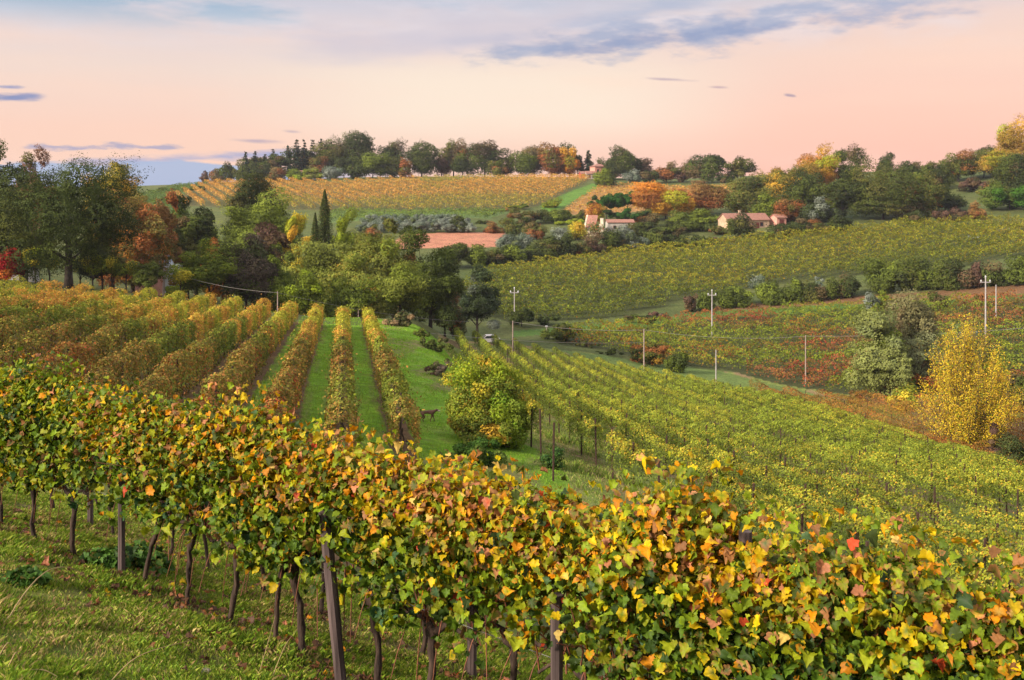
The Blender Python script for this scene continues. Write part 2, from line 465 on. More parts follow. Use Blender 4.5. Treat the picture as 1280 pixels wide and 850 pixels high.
class MB:
    def __init__(s): s.V = []; s.f = []; s.n = 0
    def add(s, V, f):
        s.V.append(np.asarray(V, float)); s.f += [tuple(i + s.n for i in q) for q in f]; s.n += len(V); return s
    def tube(s, pts, rad, seg=6): return s.add(*tube_data(pts, rad, seg))
    def box(s, c, d, rz=0.0, taper=1.0):
        x, y, z = np.array(d) / 2
        V = np.array([(-x, -y, -z), (x, -y, -z), (x, y, -z), (-x, y, -z), (-x * taper, -y * taper, z), (x * taper, -y * taper, z), (x * taper, y * taper, z), (-x * taper, y * taper, z)])
        cs, sn = math.cos(rz), math.sin(rz)
        V[:, :2] = V[:, :2] @ np.array(((cs, sn), (-sn, cs)))
        return s.add(V + np.array(c), [(3, 2, 1, 0), (4, 5, 6, 7), (0, 1, 5, 4), (1, 2, 6, 5), (2, 3, 7, 6), (3, 0, 4, 7)])
    def prism(s, prof, x0, x1):
        """profile in (y,z) extruded along x"""
        n = len(prof)
        V = [(x0, y, z) for y, z in prof] + [(x1, y, z) for y, z in prof]
        f = [tuple(range(n))[::-1], tuple(range(n, 2 * n))] + [(i, (i + 1) % n, n + (i + 1) % n, n + i) for i in range(n)]
        return s.add(V, f)
    def mesh(s, name, mat, smooth=False):
        me = bpy.data.meshes.new(name)
        me.from_pydata(np.concatenate(s.V).tolist(), [], s.f)
        me.materials.append(mat)
        if smooth: me.polygons.foreach_set('use_smooth', np.ones(len(me.polygons), bool))
        me.update(); return me
    def build(s, name, mat, parent=None, loc=None, smooth=False):
        return link(name, s.mesh(name, mat, smooth), parent, loc)

# ------------------------------------------------------------------ colours (reflectances)
G_DARK = (.040, .052, .018); G_MID = (.088, .108, .024); G_LIT = (.155, .185, .032); G_YEL = (.235, .285, .034)
YEL = (.50, .39, .06); GOLD = (.52, .29, .055); ORG = (.50, .19, .045); RUST = (.27, .095, .04); RED = (.38, .035, .035)
OLV = (.20, .215, .17); BRN = (.13, .085, .045); PUR = (.125, .07, .052); TAN = (.34, .22, .12)
def pal_pick(r, pal, n):
    cols = np.array([c for c, _ in pal]); w = np.array([x for _, x in pal], float); w /= w.sum()
    return cols[r.choice(len(pal), n, p=w)]

# ------------------------------------------------------------------ ground
def poly_px(pts, y0=20., y1=600.):
    return np.array([hit(px, py, y0, y1) for px, py in pts])
def inside(P, X, Y):
    r = np.zeros(np.shape(X), bool); n = len(P); j = n - 1
    for i in range(n):
        xi, yi = P[i]; xj, yj = P[j]
        if yi != yj:
            r ^= ((yi > Y) != (yj > Y)) & (X < (xj - xi) * (Y - yi) / (yj - yi) + xi)
        j = i
    return r
P_ORANGE = poly_px([(200, 254), (262, 229), (420, 229), (560, 224), (745, 224), (680, 256), (640, 264), (520, 265), (400, 263), (300, 262)], 200, 520)
P_ORANGE2 = poly_px([(700, 268), (752, 233), (800, 231), (930, 233), (900, 250), (820, 262), (760, 268)], 280, 520)
P_LGREEN = poly_px([(150, 282), (172, 246), (222, 233), (262, 230), (204, 253), (236, 268), (205, 290)], 200, 520)
P_LIGHT = poly_px([(395, 280), (420, 264), (520, 266), (640, 265), (610, 274), (450, 276)], 250, 420)
P_RED_SOIL = poly_px([(480, 312), (505, 293), (560, 291), (632, 291), (618, 309)], 220, 400)
P_GREENF = poly_px([(560, 378), (600, 342), (700, 327), (850, 307), (1000, 294), (1130, 281), (1258, 277), (1285, 283), (1290, 318),
                    (1200, 335), (1090, 343), (1000, 352), (910, 366), (860, 374), (800, 392), (740, 400), (640, 404)], 170, 420)
P_REDF = poly_px([(700, 432), (690, 420), (760, 410), (860, 401), (1000, 387), (1140, 380), (1300, 376), (1300, 500), (1120, 508), (1020, 488), (905, 462), (840, 456), (760, 440)], 125, 260)
P_TRACK = poly_px([(640, 414), (760, 404), (880, 390), (1040, 380), (1300, 366), (1300, 373), (1040, 387), (860, 400), (760, 412), (640, 422)], 130, 300)
P_BANK = poly_px([(860, 400), (900, 382), (1040, 371), (1300, 352), (1300, 368), (1040, 381), (880, 394)], 140, 300)
P_VALLEY = poly_px([(700, 438), (850, 458), (900, 464), (1000, 487), (1060, 502), (1100, 520), (1000, 520), (860, 490)], 120, 260)
P_TRI = poly_px([(675, 257), (740, 229), (752, 233), (700, 262), (680, 266)], 280, 520)
DL = norm(np.array((-.169, 1.))); NL = np.array((DL[1], -DL[0]))
DR = norm(np.array((-.09, 1.))); NR = np.array((DR[1], -DR[0]))
QL0, SPL = 2.42, 2.5
QR0, SPR = 5.0, 2.8
def left_end(k): return 104 - k * 1.45
def ground_hue(X, Y):
    n = X.shape
    base = np.zeros(n + (3,))
    f1 = fbm(X * .09, Y * .09, 3, 4); f2 = fbm(X * .8, Y * .8, 21, 4)
    base[:] = (.105, .118, .034)
    base += (f1 - .5)[..., None] * np.array((.06, .03, .01))
    def put(mask, col, amt=1.0):
        m = (mask * amt)[..., None]
        base[:] = base * (1 - m) + np.array(col) * m
    s = TN[0] * X + TN[1] * Y
    # left vineyard alleys
    qL = NL[0] * X + NL[1] * Y
    kk = (QL0 - qL) / SPL
    dl = np.abs(kk - np.round(kk)) * SPL
    inL = (kk > -.45) & (kk < 19) & (Y < left_end(np.clip(kk, 0, 18)) + 2) & (Y > 22)
    green = np.where((f2 > .3)[..., None], (.22, .38, .03), (.26, .36, .04))
    vivid = sstep(6, 3.5, kk)
    gl = green * vivid[..., None] + np.array((.12, .13, .035)) * (1 - vivid)[..., None]
    rut = np.exp(-((dl - .85) / .14) ** 2) * sstep(.35, .6, fbm(X * .5, Y * .3, 52, 2))
    gl = gl * (1 - rut[..., None] * .55) + np.array((.22, .19, .07)) * rut[..., None] * .55
    strip = sstep(.75, .45, dl + (f2 - .5) * .5)
    gl = gl * (1 - strip[..., None]) + np.array((.17, .10, .05)) * strip[..., None]
    base[inL] = gl[inL]
    # grass lane between the two vineyards
    lane = (kk <= -.25) & (X < edge_x(Y) + 2.5) & (Y > 22) & (Y < 118)
    lc = np.where((f2 > .36)[..., None], (.21, .36, .03), (.26, .36, .05))
    f4 = fbm(X * .45, Y * .16, 51, 3)[..., None]
    lc = lc * (1 - sstep(.56, .68, f4)) + np.array((.24, .22, .07)) * sstep(.56, .68, f4)
    base[lane] = lc[lane]
    # right vineyard: pale grass and dusty soil
    qR = NR[0] * X + NR[1] * Y
    kr = (qR - QR0) / SPR
    dr = np.abs(kr - np.round(kr)) * SPR
    inR = (X > edge_x(Y) + 2.0) & (Y < 160) & (Y > 16) & (kr < 30)
    soil = sstep(.46, .60, fbm(X * .35, Y * .10, 31, 3) + sstep(3, 0, kr) * .06 * (kr > -1)) * .8
    gr = np.array((.22, .25, .06)) * (1 - soil[..., None]) + np.array((.30, .18, .10)) * soil[..., None]
    base[inR] = gr[inR]
    # fields beyond the valley
    put(inside(P_VALLEY, X, Y), (.15, .20, .05))
    put(inside(P_REDF, X, Y), (.065, .070, .022))
    put(inside(P_GREENF, X, Y), (.065, .072, .020))
    put(inside(P_ORANGE, X, Y), (.11, .10, .035))
    put(inside(P_ORANGE2, X, Y), (.36, .20, .08))
    put(inside(P_LGREEN, X, Y), (.12, .18, .05))
    put(inside(P_LIGHT, X, Y), (.13, .18, .055))
    put(inside(P_RED_SOIL, X, Y), (.46, .20, .12))
    put(inside(P_TRI, X, Y), (.11, .20, .03))
    put(inside(P_BANK, X, Y), (.24, .11, .055), .8)
    put(inside(P_TRACK, X, Y), (.10, .17, .03))
    # foreground bank
    nr = sstep(16, 12, s)
    d1 = np.abs(s - S_ROW1); d2 = np.abs(s - S_ROW2)
    dirt = np.maximum(sstep(.75, .25, d1 + (f2 - .5) * 1.4), sstep(.7, .2, d2 + (f2 - .5) * 1.2))
    f3 = fbm(X * 2.2, Y * 2.2, 44, 3)
    fg = np.where((f3 > .5)[..., None], (.27, .27, .07), (.20, .23, .05))
    fg = fg * (1 - dirt[..., None] * .85) + np.array((.22, .145, .085)) * dirt[..., None] * .85
    base[:] = base * (1 - nr[..., None]) + fg * nr[..., None]
    return base
def build_ground():
    r = np.concatenate([np.geomspace(.4, 30, 220), np.arange(30.5, 120, .6), np.arange(120, 530, 1.3), np.geomspace(532, 1000, 40)])
    a = np.concatenate([np.radians(np.arange(-180, -34, 2.0)), np.radians(np.arange(-34, 34, .11)), np.radians(np.arange(34, 180.1, 2.0))])
    R, A = np.meshgrid(r, a, indexing='ij')
    X, Y = R * np.sin(A), R * np.cos(A)
    Z = Zt(X, Y)
    V = np.stack([X, Y, Z], -1).reshape(-1, 3)
    nr, na = X.shape
    i = np.arange(nr - 1)[:, None] * na + np.arange(na - 1)[None]
    q = np.stack([i, i + na, i + na + 1, i + 1], -1)[..., ::-1].reshape(-1)
    me = mesh_np('ground', V, q, np.full((nr - 1) * (na - 1), 4), M['ground'], ground_hue(X, Y).reshape(-1, 3), True)
    return tag(link('ground', me), 'rolling grassy ground with soil strips and fields', None, None, 'structure')
build_ground()

# ------------------------------------------------------------------ trees
def blob_crown(r, w, d, h, nb, ncard, size, pal, zc, bias=.7, br=(.26, .42), up=.35, clumpvar=.34, jit=.2, rnd=.75, keep=.55):
    """cards spread over many overlapping foliage masses inside an ellipsoid; centre at height zc"""
    u = norm(r.normal(size=(nb, 3)))
    u[:, 2] = np.where(u[:, 2] < -.75, u[:, 2] * .5, u[:, 2])
    rad = r.uniform(.12, 1, (nb, 1)) ** (1 / 2.2) * bias
    B = u * rad * np.array((w, d, h)) / 2
    br_ = r.uniform(*br, nb) * min(w, h * 1.2) / 2
    B = np.vstack([B, [(0, 0, 0)]]); br_ = np.append(br_, min(w, h) * .3)
    nb = len(B)
    p = br_ ** 2 / (br_ ** 2).sum()
    k = r.choice(nb, int(ncard), p=p)
    dr = norm(r.normal(size=(len(k), 3)))
    lump = .86 + .22 * np.sin(dr[:, 0] * 7 + k * 1.7) * np.sin(dr[:, 1] * 8 + k) + .14 * np.sin(dr[:, 2] * 11 + k * 2.3)
    C = B[k] + dr * (br_[k] * lump * r.uniform(.8, 1.04, len(k)))[:, None] * np.array((1.12, 1.12, .78))
    ok = np.ones(len(k), bool)
    for j in range(nb):
        dd = np.linalg.norm(C - B[j], axis=1)
        ok &= ~((dd < br_[j] * keep) & (k != j))
    C, k, dr = C[ok], k[ok], dr[ok]
    bc = pal_pick(r, pal, nb) * r.uniform(1 - clumpvar, 1 + clumpvar, (nb, 1))
    cc = pal_pick(r, pal, len(k))
    H = (bc[k] * .7 + cc * .3) * r.uniform(1 - jit, 1 + jit, (len(k), 1))
    Nn = dr * 1.15 + r.normal(size=dr.shape) * rnd * .5 + np.array((0, 0, up))
    e_ = C / (np.array((w, d, h)) / 2); ph = r.uniform(0, 6, 4)
    wp = 1 + .13 * np.sin(e_[:, 0] * 2.6 + e_[:, 2] * 2.1 + ph[0]) + .10 * np.sin(e_[:, 1] * 3.4 - e_[:, 2] * 3.0 + ph[1]) + .06 * np.sin(e_[:, 0] * 6.5 + e_[:, 1] * 5 + ph[2])
    C = C * wp[:, None]
    lo, hi = np.percentile(C, .6, axis=0), np.percentile(C, 99.4, axis=0)
    f = np.array((w, d, h)) / np.maximum(hi - lo, .01); m = (lo + hi) / 2
    C = (C - m) * f; B = (B - m) * f
    C[:, 2] += zc
    return C, Nn, r.uniform(.7, 1.25, len(k)) * size, H, B + np.array((0, 0, zc)), br_
def trunk_mb(r, h0, B, rb, rad, lean=0., nl=7, seg=7):
    mb = MB()
    top = max(h0 * 1.1, B[:, 2].mean())
    n = 6
    pts = [(lean * t * t + r.normal() * .04 * h0 * t, r.normal() * .04 * h0 * t, -.4 + (top + .4) * t) for t in np.linspace(0, 1, n)]
    rr = rad * np.array([1.45, 1.05, .95, .82, .62, .4])
    mb.tube(pts, rr, seg)
    for j in r.permutation(len(B))[:nl]:
        a = np.array(pts[2 if r.random() < .4 else 3])
        b = B[j]
        mid = (a + b) / 2 + r.normal(size=3) * .08 * np.linalg.norm(b - a) + np.array((0, 0, -.06 * np.linalg.norm(b - a)))
        mb.tube([a, (a + mid) / 2 + r.normal(size=3) * .03, mid, b], [rad * .5, rad * .36, rad * .25, rad * .08], 5)
    return mb
KIND_LABEL = {}
def tree(px, Y, w, h, pal, label, name='broadleaf_tree', cat='tree', group=None, th=.22, nb=22, dens=1.0, csize=None, seed=None,
         d=None, dz=0., vis_trunk=True, bias=.68, br=(.30, .46), lean=0., trunk_r=None, keep=.38, up=.35, rnd=.75, loc=None, clumpvar=.34):
    """w, h in metres; th = share of the height that is bare trunk"""
    r = np.random.default_rng(int(px * 13 + Y * 7) if seed is None else seed)
    p = loc if loc is not None else at(px, Y)
    p = Vector((p[0], p[1], p[2] + dz))
    root = empty(name, p)
    tag(root, label, cat, group)
    ch = h * (1 - th); zc = h * th + ch * .5
    if csize is None: csize = max(.14, Y / F * 2.3)
    area = math.pi * (w * .5) * (w * .5 + ch) * 2.2
    n = min(120000, max(350, area / (csize ** 2 * .55) * 2.8 * dens))
    C, Nn, S, H, B, rb = blob_crown(r, w, d or w * .9, ch, nb, n, csize, pal, zc, bias=bias, br=br, keep=keep, up=up, rnd=rnd, clumpvar=clumpvar)
    link('crown', card_mesh('crown', C, Nn, S, H, M['foliage']), root)
    if vis_trunk:
        trunk_mb(r, h * th, B, rb, trunk_r or max(.10, h * .018), lean).build('trunk', M['bark'], root, smooth=True)
    return root
def px_tree(px, ytop, ybase, wpx, Y, pal, label, **k):
    """tree whose foot, top and width match the photograph at distance Y: real metres from the pixel heights"""
    loc = at(px, Y)
    top = (HY - ytop) / F * Y
    h = max(top - loc.z, 1.0)
    return tree(px, Y, wpx / F * Y, h, pal, label, loc=loc, **k)
def cypress(px, ytop, Y, wpx, label, pal=None, seed=1, name='cypress_tree', foot=.0):
    r = np.random.default_rng(seed)
    loc = at(px, Y); h = (HY - ytop) / F * Y - loc.z; w = wpx / F * Y
    root = empty(name, loc); tag(root, label, 'tree')
    cs = max(.12, Y / F * 1.7)
    n = int(min(30000, w * h * 3.2 / cs ** 2 * 3.2))
    t = r.random(n) ** .9
    prof = np.interp(t, [0, .06, .25, .6, .85, 1], [.5, .85, 1, .72, .38, .03])
    a = r.uniform(0, 2 * np.pi, n)
    rib = 1 + .12 * np.sin(a * 5 + t * 9) + .1 * np.sin(a * 9 - t * 23)
    R = w / 2 * prof * rib * r.uniform(.35, 1.06, n)
    C = np.stack([R * np.cos(a), R * np.sin(a), h * (.03 + .97 * t)], 1)
    Nn = np.stack([np.cos(a), np.sin(a), np.full(n, .35)], 1) + r.normal(size=(n, 3)) * .45
    H = pal_pick(r, pal or [(G_DARK, 5), (G_MID, 2), (BRN, .5)], n) * r.uniform(.7, 1.3, (n, 1))
    link('crown', card_mesh('crown', C, Nn, cs * r.uniform(.7, 1.3, n), H, M['foliage'], .5), root)
    MB().tube([(0, 0, -.3), (0, 0, h * .5), (0, 0, h * .9)], [w * .09, w * .06, .02], 6).build('trunk', M['bark'], root)
    return root
def conifer(px, ytop, Y, wpx, label, seed=1, pal=None):
    r = np.random.default_rng(seed)
    loc = at(px, Y); h = (HY - ytop) / F * Y - loc.z; w = wpx / F * Y
    root = empty('conifer_tree', loc); tag(root, label, 'tree')
    w *= 1.35; cs = max(.2, Y / F * 2.0)
    C = []; N_ = []
    tiers = 13
    for i in range(tiers):
        t = (i + .5) / tiers
        R = w / 2 * (1 - t) ** .8 * r.uniform(.75, 1.15) + .15
        nb = max(4, int(8 * (1 - t) + 3))
        for b in range(nb):
            a = r.uniform(0, 2 * np.pi); m = int(max(8, R / cs * 9))
            q = r.random(m) ** .7
            C.append(np.stack([R * q * np.cos(a), R * q * np.sin(a), h * (.15 + .83 * t) - q * R * .25 + r.normal(size=m) * .12], 1) + r.normal(size=(m, 3)) * cs * .3)
            N_.append(np.tile((np.cos(a) * .3, np.sin(a) * .3, 1), (m, 1)) + r.normal(size=(m, 3)) * .5)
    C = np.vstack(C); N_ = np.vstack(N_)
    H = pal_pick(r, pal or [((.025, .042, .028), 4), (G_DARK, 3), (BRN, 1)], len(C)) * r.uniform(.75, 1.3, (len(C), 1))
    link('crown', card_mesh('crown', C, N_, cs * r.uniform(.8, 1.4, len(C)), H, M['foliage']), root)
    MB().tube([(0, 0, -.3), (0, 0, h * .5), (0, 0, h * .98)], [.22, .14, .03], 6).build('trunk', M['bark'], root)
    return root
def shrub(px, Y, w, h, pal, label, name='shrub', cat='shrub', group=None, **k):
    k.setdefault('th', .0); k.setdefault('nb', 12); k.setdefault('trunk_r', .05)
    return tree(px, Y, w, h, pal, label, name=name, cat=cat, group=group, **k)

DKG = [(G_DARK, 5), (G_MID, 3), (BRN, 1)]
DKO = [(G_DARK, 3), (G_MID, 4), ((.13, .12, .035), 2.2), (BRN, 1.2)]
MDG = [(G_MID, 4), (G_LIT, 3), (G_DARK, 1)]
LIT = [(G_LIT, 4), (G_YEL, 2), (G_MID, 1.5)]
YGR = [(G_YEL, 3), (G_LIT, 3), (YEL, 1)]
YLW = [(YEL, 4), (GOLD, 2), (G_YEL, 1.5)]
ORT = [(ORG, 3), (GOLD, 2), (RUST, 2), (G_YEL, 1)]
RST = [(RUST, 4), ((.22, .13, .05), 3), (G_MID, 1)]
BRT = [((.17, .13, .06), 3), (G_MID, 2), (RUST, 1.5)]
OLI = [(OLV, 4), ((.12, .15, .10), 2), (G_MID, .6)]
PRP = [(PUR, 3), (BRN, 2), (G_DARK, 1)]
MIX = [(G_MID, 3), ((.15, .15, .04), 3), (RUST, .8), (G_DARK, 1)]

# ---- ridge line, left to right: px, top y, base y(not used), width px, distance, palette, label, options
RIDGE = [
 (322, 197, 46, 530, DKO, 'rounded dull green tree behind the left conifers of the ridge', 'broadleaf_tree'),
 (338, 200, 34, 505, DKG, 'rounded dark tree below the flat topped pine', 'broadleaf_tree'),
 (381, 186, 50, 534, DKG, 'wide dark tree behind the villa conifers', 'broadleaf_tree'),
 (256, 214, 12, 515, PRP, 'tiny bare bush at the far left end of the ridge', 'shrub'),
 (270, 211, 18, 512, BRT, 'low brownish bush next to the tiny bare one on the ridge', 'shrub'),
 (284, 203, 21, 508, DKG, 'small dark round tree at the left end of the ridge', 'broadleaf_tree'),
 (350, 193, 32, 510, DKG, 'flat topped dark pine left of the white villa', 'umbrella_pine'),
 (328, 204, 26, 498, DKG, 'dark bushy tree under the left conifers of the ridge', 'broadleaf_tree'),
 (302, 207, 20, 500, DKO, 'dull green tree beside the small round ridge tree', 'broadleaf_tree'),
 (414, 173, 44, 525, DKO, 'green oak joined to the left of the tallest ridge oak', 'broadleaf_tree'),
 (447, 166, 62, 528, DKG, 'tallest and widest dark oak on the ridge, right of the white villa', 'broadleaf_tree'),
 (491, 176, 34, 530, DKG, 'dark oak between the tallest ridge oak and the round dark one', 'broadleaf_tree'),
 (400, 196, 30, 515, BRT, 'olive brown tree directly right of the white villa', 'broadleaf_tree'),
 (430, 197, 30, 512, DKG, 'dark green tree beneath the tallest ridge oak', 'broadleaf_tree'),
 (373, 211, 30, 488, LIT, 'pale yellowish bush in front of the white villa', 'shrub'),
 (393, 210, 24, 489, [(TAN, 2), (G_LIT, 2), (G_YEL, 1)], 'straw coloured bush right of the pale yellowish one', 'shrub'),
 (415, 208, 26, 488, OLI, 'grey green bush between the villa and the light green tree', 'shrub'),
 (345, 209, 26, 490, BRT, 'brownish green bush left of the villa bushes', 'shrub'),
 (322, 211, 20, 492, DKG, 'dark low bush below the left conifers', 'shrub'),
 (443, 203, 20, 492, DKG, 'slim dark bush left of the light green ridge tree', 'shrub'),
 (466, 191, 44, 495, MDG, 'light green spreading tree below the tallest ridge oak', 'broadleaf_tree'),
 (493, 197, 28, 497, MIX, 'mixed green tree left of the rust coloured shrub', 'broadleaf_tree'),
 (507, 199, 16, 494, RST, 'rust coloured shrub left of the round dark oak', 'shrub'),
 (527, 178, 42, 500, DKG, 'very round dark blue green oak standing alone on the ridge', 'broadleaf_tree'),
 (567, 175, 42, 525, BRT, 'thin brownish poplar clump behind the ridge oaks', 'broadleaf_tree'),
 (552, 196, 20, 505, PRP, 'dark reddish brown tree right of the round dark oak', 'broadleaf_tree'),
 (578, 192, 30, 503, DKG, 'dark tree leaning on the left of the twin topped oak', 'broadleaf_tree'),
 (606, 177, 42, 506, DKG, 'tall dark twin topped oak in the middle of the ridge', 'broadleaf_tree'),
 (630, 186, 26, 508, DKO, 'feathery green tree right of the twin topped oak', 'broadleaf_tree'),
 (621, 201, 28, 496, MIX, 'lighter green bush in front of the twin topped oak', 'shrub'),
 (654, 190, 34, 504, MDG, 'mid green tree left of the rust red ridge trees', 'broadleaf_tree'),
 (668, 183, 34, 512, BRT, 'olive tree crown behind the rust red ridge trees', 'broadleaf_tree'),
 (690, 180, 34, 504, RST, 'big rust red tree on the ridge', 'broadleaf_tree'),
 (712, 185, 26, 503, ORT, 'smaller orange brown tree right of the rust red one', 'broadleaf_tree'),
 (706, 180, 30, 520, DKO, 'grey green crown behind the orange brown tree', 'broadleaf_tree'),
 (722, 194, 18, 508, DKG, 'dark tree left of the cedar by the pink house', 'broadleaf_tree'),
 (752, 198, 20, 524, DKG, 'dark low tree behind the pink house roof', 'broadleaf_tree'),
 (781, 184, 42, 498, DKG, 'tall dark tree right of the pink house', 'broadleaf_tree'),
 (768, 201, 26, 488, DKO, 'dull green tree between pink house and tall dark tree', 'broadleaf_tree'),
 (803, 198, 26, 505, PRP, 'purple brown tree right of the tall dark tree', 'broadleaf_tree'),
 (756, 211, 28, 445, MDG, 'yellow green tree in front of the pink house', 'broadleaf_tree'),
 (789, 212, 22, 470, OLI, 'grey green bush at the top edge of the tan field', 'shrub'),
 (812, 213, 22, 472, DKO, 'green bush at the top edge of the tan field', 'shrub'),
 (833, 203, 34, 480, BRT, 'brown hazy tree at the middle of the tan field top', 'broadleaf_tree'),
 (856, 208, 24, 478, PRP, 'dark brown bush left of the big round ridge tree', 'shrub'),
 (880, 194, 52, 470, DKG, 'large round dark tree alone above the tan field', 'broadleaf_tree'),
 (926, 197, 38, 465, DKO, 'airy green tree right of the large round one', 'broadleaf_tree'),
 (905, 216, 20, 462, DKG, 'small dark bush between the two trees above the tan field', 'shrub'),
]
for px, yt, w, Y, pal, lab, nm in RIDGE:
    wide = nm == 'umbrella_pine'
    px_tree(px, yt, 0, w, Y, pal, lab, name=nm, cat='shrub' if nm == 'shrub' else 'tree', th=.45 if wide else (.02 if nm == 'shrub' else .1),
            nb=12, csize=.62, seed=int(px), vis_trunk=nm != 'shrub')
for i, (px, yt, Y, w, lab) in enumerate([
    (307, 189, 512, 11, 'leftmost narrow conifer on the ridge'), (319, 188, 514, 11, 'second narrow conifer from the left on the ridge'),
    (331, 192, 511, 10, 'short conifer left of the flat topped pine'), (341, 185, 520, 12, 'conifer rising behind the flat topped pine'),
    (371, 173, 520, 14, 'tallest pointed conifer above the white villa'), (380, 173, 523, 12, 'pointed conifer right of the tallest one'),
    (391, 173, 526, 13, 'conifer behind the right end of the villa'), (401, 172, 522, 13, 'last conifer before the big ridge oaks'),
    (360, 181, 525, 14, 'shadowy conifer left of the tallest one'), (735, 187, 505, 18, 'dark cedar with tiered branches left of the pink house')]):
    conifer(px, yt, Y, w, lab, seed=40 + i)

# ---- middle distance
MID = [
 (832, 229, 82, 345, ORT, 'wide orange green tree left of the rust red one, above the long house', .1),
 (806, 262, 34, 330, BRT, 'olive brown tree between the umbrella pines and the wide orange tree', .05),
 (886, 227, 52, 350, RST, 'rust red airy tree above the left end of the long house', .15),
 (868, 262, 64, 322, MDG, 'broad green dome tree left of the long stucco house', .05),
 (836, 277, 40, 312, DKO, 'dark green tree below the wide orange tree', .05),
 (900, 283, 26, 308, BRT, 'brownish shrubby tree left of the house gable', .05),
 (925, 267, 38, 300, DKO, 'dark leafy tree standing right in front of the long stucco house', .12),
 (744, 254, 24, 334, ORT, 'small orange tree beside the cream ruin roof', .2),
 (758, 243, 44, 350, None, 'left umbrella pine behind the cream house', .5),
 (785, 240, 40, 356, None, 'higher right umbrella pine behind the cream house', .5),
 (782, 261, 52, 330, None, 'lower wide umbrella pine right of the cream house', .5),
 (722, 278, 26, 305, YLW, 'yellow tree left of the cream house', .05),
 (655, 261, 40, 335, BRT, 'grey brown leafy tree at the right end of the red soil field', .1),
 (676, 262, 22, 338, DKO, 'dark tree next to the grey brown leafy one', .1),
 (622, 262, 34, 362, MIX, 'green and rust tree above the red soil field', .05),
 (645, 255, 30, 372, MDG, 'green tree at the lower corner of the orange vineyard', .05),
 (604, 270, 30, 352, MDG, 'light green tree at the right end of the olive grove', .05),
 (606, 283, 22, 332, DKG, 'dark bush at the right corner of the olive grove', .0),
 (693, 262, 22, 350, MDG, 'small green tree left of the yellow green hedge', .0),
 (664, 232, 10, 455, DKG, 'tiny bush on the grass wedge beside the orange vineyard', .0),
]
for px, yt, w, Y, pal, lab, th in MID:
    if pal is None:
        px_tree(px, yt, 0, w, Y, [((.035, .085, .02), 4), ((.05, .12, .025), 3), (G_DARK, 1)], lab, name='umbrella_pine', th=.46, nb=22, csize=.4, dens=1.5,
                seed=int(px * 3), up=.8, br=(.22, .34), cat='tree')
    else:
        px_tree(px, yt, 0, w, Y, pal, lab, name='broadleaf_tree', cat='tree', th=th, nb=16, csize=.45, seed=int(px), vis_trunk=True)
# shrubs in a band along the upper edge of the green vineyard
for i, (px, yt, w, yb, pal, lab) in enumerate([
 (568, 303, 34, 336, DKO, 'first dark bush of the hedge band above the green vineyard'), (592, 305, 32, 334, MDG, 'green bush second in the hedge band'),
 (615, 309, 30, 331, DKO, 'dark bush third in the hedge band'), (640, 304, 34, 329, MDG, 'light green bush fourth in the hedge band'),
 (663, 306, 30, 326, DKG, 'dark bush fifth in the hedge band'), (686, 295, 36, 323, DKO, 'tall green bush sixth in the hedge band'),
 (706, 290, 30, 322, DKG, 'dark bush left of the yellow tree'), (728, 300, 26, 320, BRT, 'brown green bush below the yellow tree'),
 (740, 290, 32, 317, PRP, 'dark purplish bush below the cream house'), (765, 285, 34, 314, DKG, 'dark green bush right below the cream house'),
 (784, 281, 28, 312, OLI, 'silvery olive bush right of the cream house'), (801, 295, 20, 311, OLI, 'second silvery olive bush right of the cream house'),
 (820, 286, 30, 310, DKO, 'green bush left of the broad dome tree'), (846, 290, 30, 308, DKG, 'dark bush under the broad dome tree'),
 (877, 293, 30, 306, DKG, 'dark bush under the right side of the dome tree'), (905, 296, 26, 302, PRP, 'reddish scrub bush on the bank by the house'),
 (958, 288, 22, 299, MDG, 'small green hedge bush before the long house'), (632, 292, 24, 312, OLI, 'large silvery olive at the corner of the red soil field'),
 (655, 290, 24, 310, OLI, 'silvery olive right of the corner one'), (700, 283, 22, 301, OLI, 'silvery olive left of the yellow tree'),
 (640, 286, 12, 300, DKG, 'clipped dark hedge block at the field corner'), (715, 272, 40, 281, YGR, 'yellow green trimmed hedge left of the cream house')]):
    x, y = hit(px, yb, 200, 420)
    px_tree(px, yt, 0, w, y, pal, lab, name='shrub', cat='shrub', th=.0, nb=10, csize=.42, seed=300 + i, vis_trunk=False, dz=-.3)
for i, (px, yt, w, yb, pal, lab) in enumerate([
 (575, 268, 26, 290, DKO, 'dull green bush between the olive grove and the red soil'), (640, 272, 30, 292, MIX, 'mixed green bush behind the red soil field corner'),
 (668, 276, 30, 298, BRT, 'brownish bush left of the yellow green hedge'), (618, 276, 26, 291, RST, 'rusty bush behind the red soil field'),
 (700, 262, 30, 278, MDG, 'green bush below the tan field corner'), (725, 262, 22, 276, DKO, 'dull bush left of the umbrella pines'),
 (690, 246, 24, 260, [(GOLD, 1), (G_YEL, 2), (G_LIT, 2)], 'yellowish bush on the tan slope'), (655, 270, 20, 284, DKG, 'dark bush beside the grey brown tree'),
 (225, 243, 30, 252, DKG, 'dark bush on the far left green hillside'), (200, 246, 26, 255, MDG, 'green bush on the far left green hillside'),
 (240, 232, 36, 238, DKO, 'long low bush on the far left skyline'), (205, 234, 30, 240, MDG, 'low green bush on the far left skyline'),
 (466, 280, 22, 300, BRT, 'brown bush at the left end of the red soil field'), (800, 276, 30, 296, DKO, 'olive bush right of the outbuilding'),
 (850, 262, 30, 284, MIX, 'rusty green bush behind the broad dome tree')]):
    x, y = hit(px, yb, 200, 520)
    px_tree(px, yt, 0, w, y, pal, lab, name='shrub', cat='shrub', th=.0, nb=10, csize=.45, seed=360 + i, vis_trunk=False, dz=-.3)
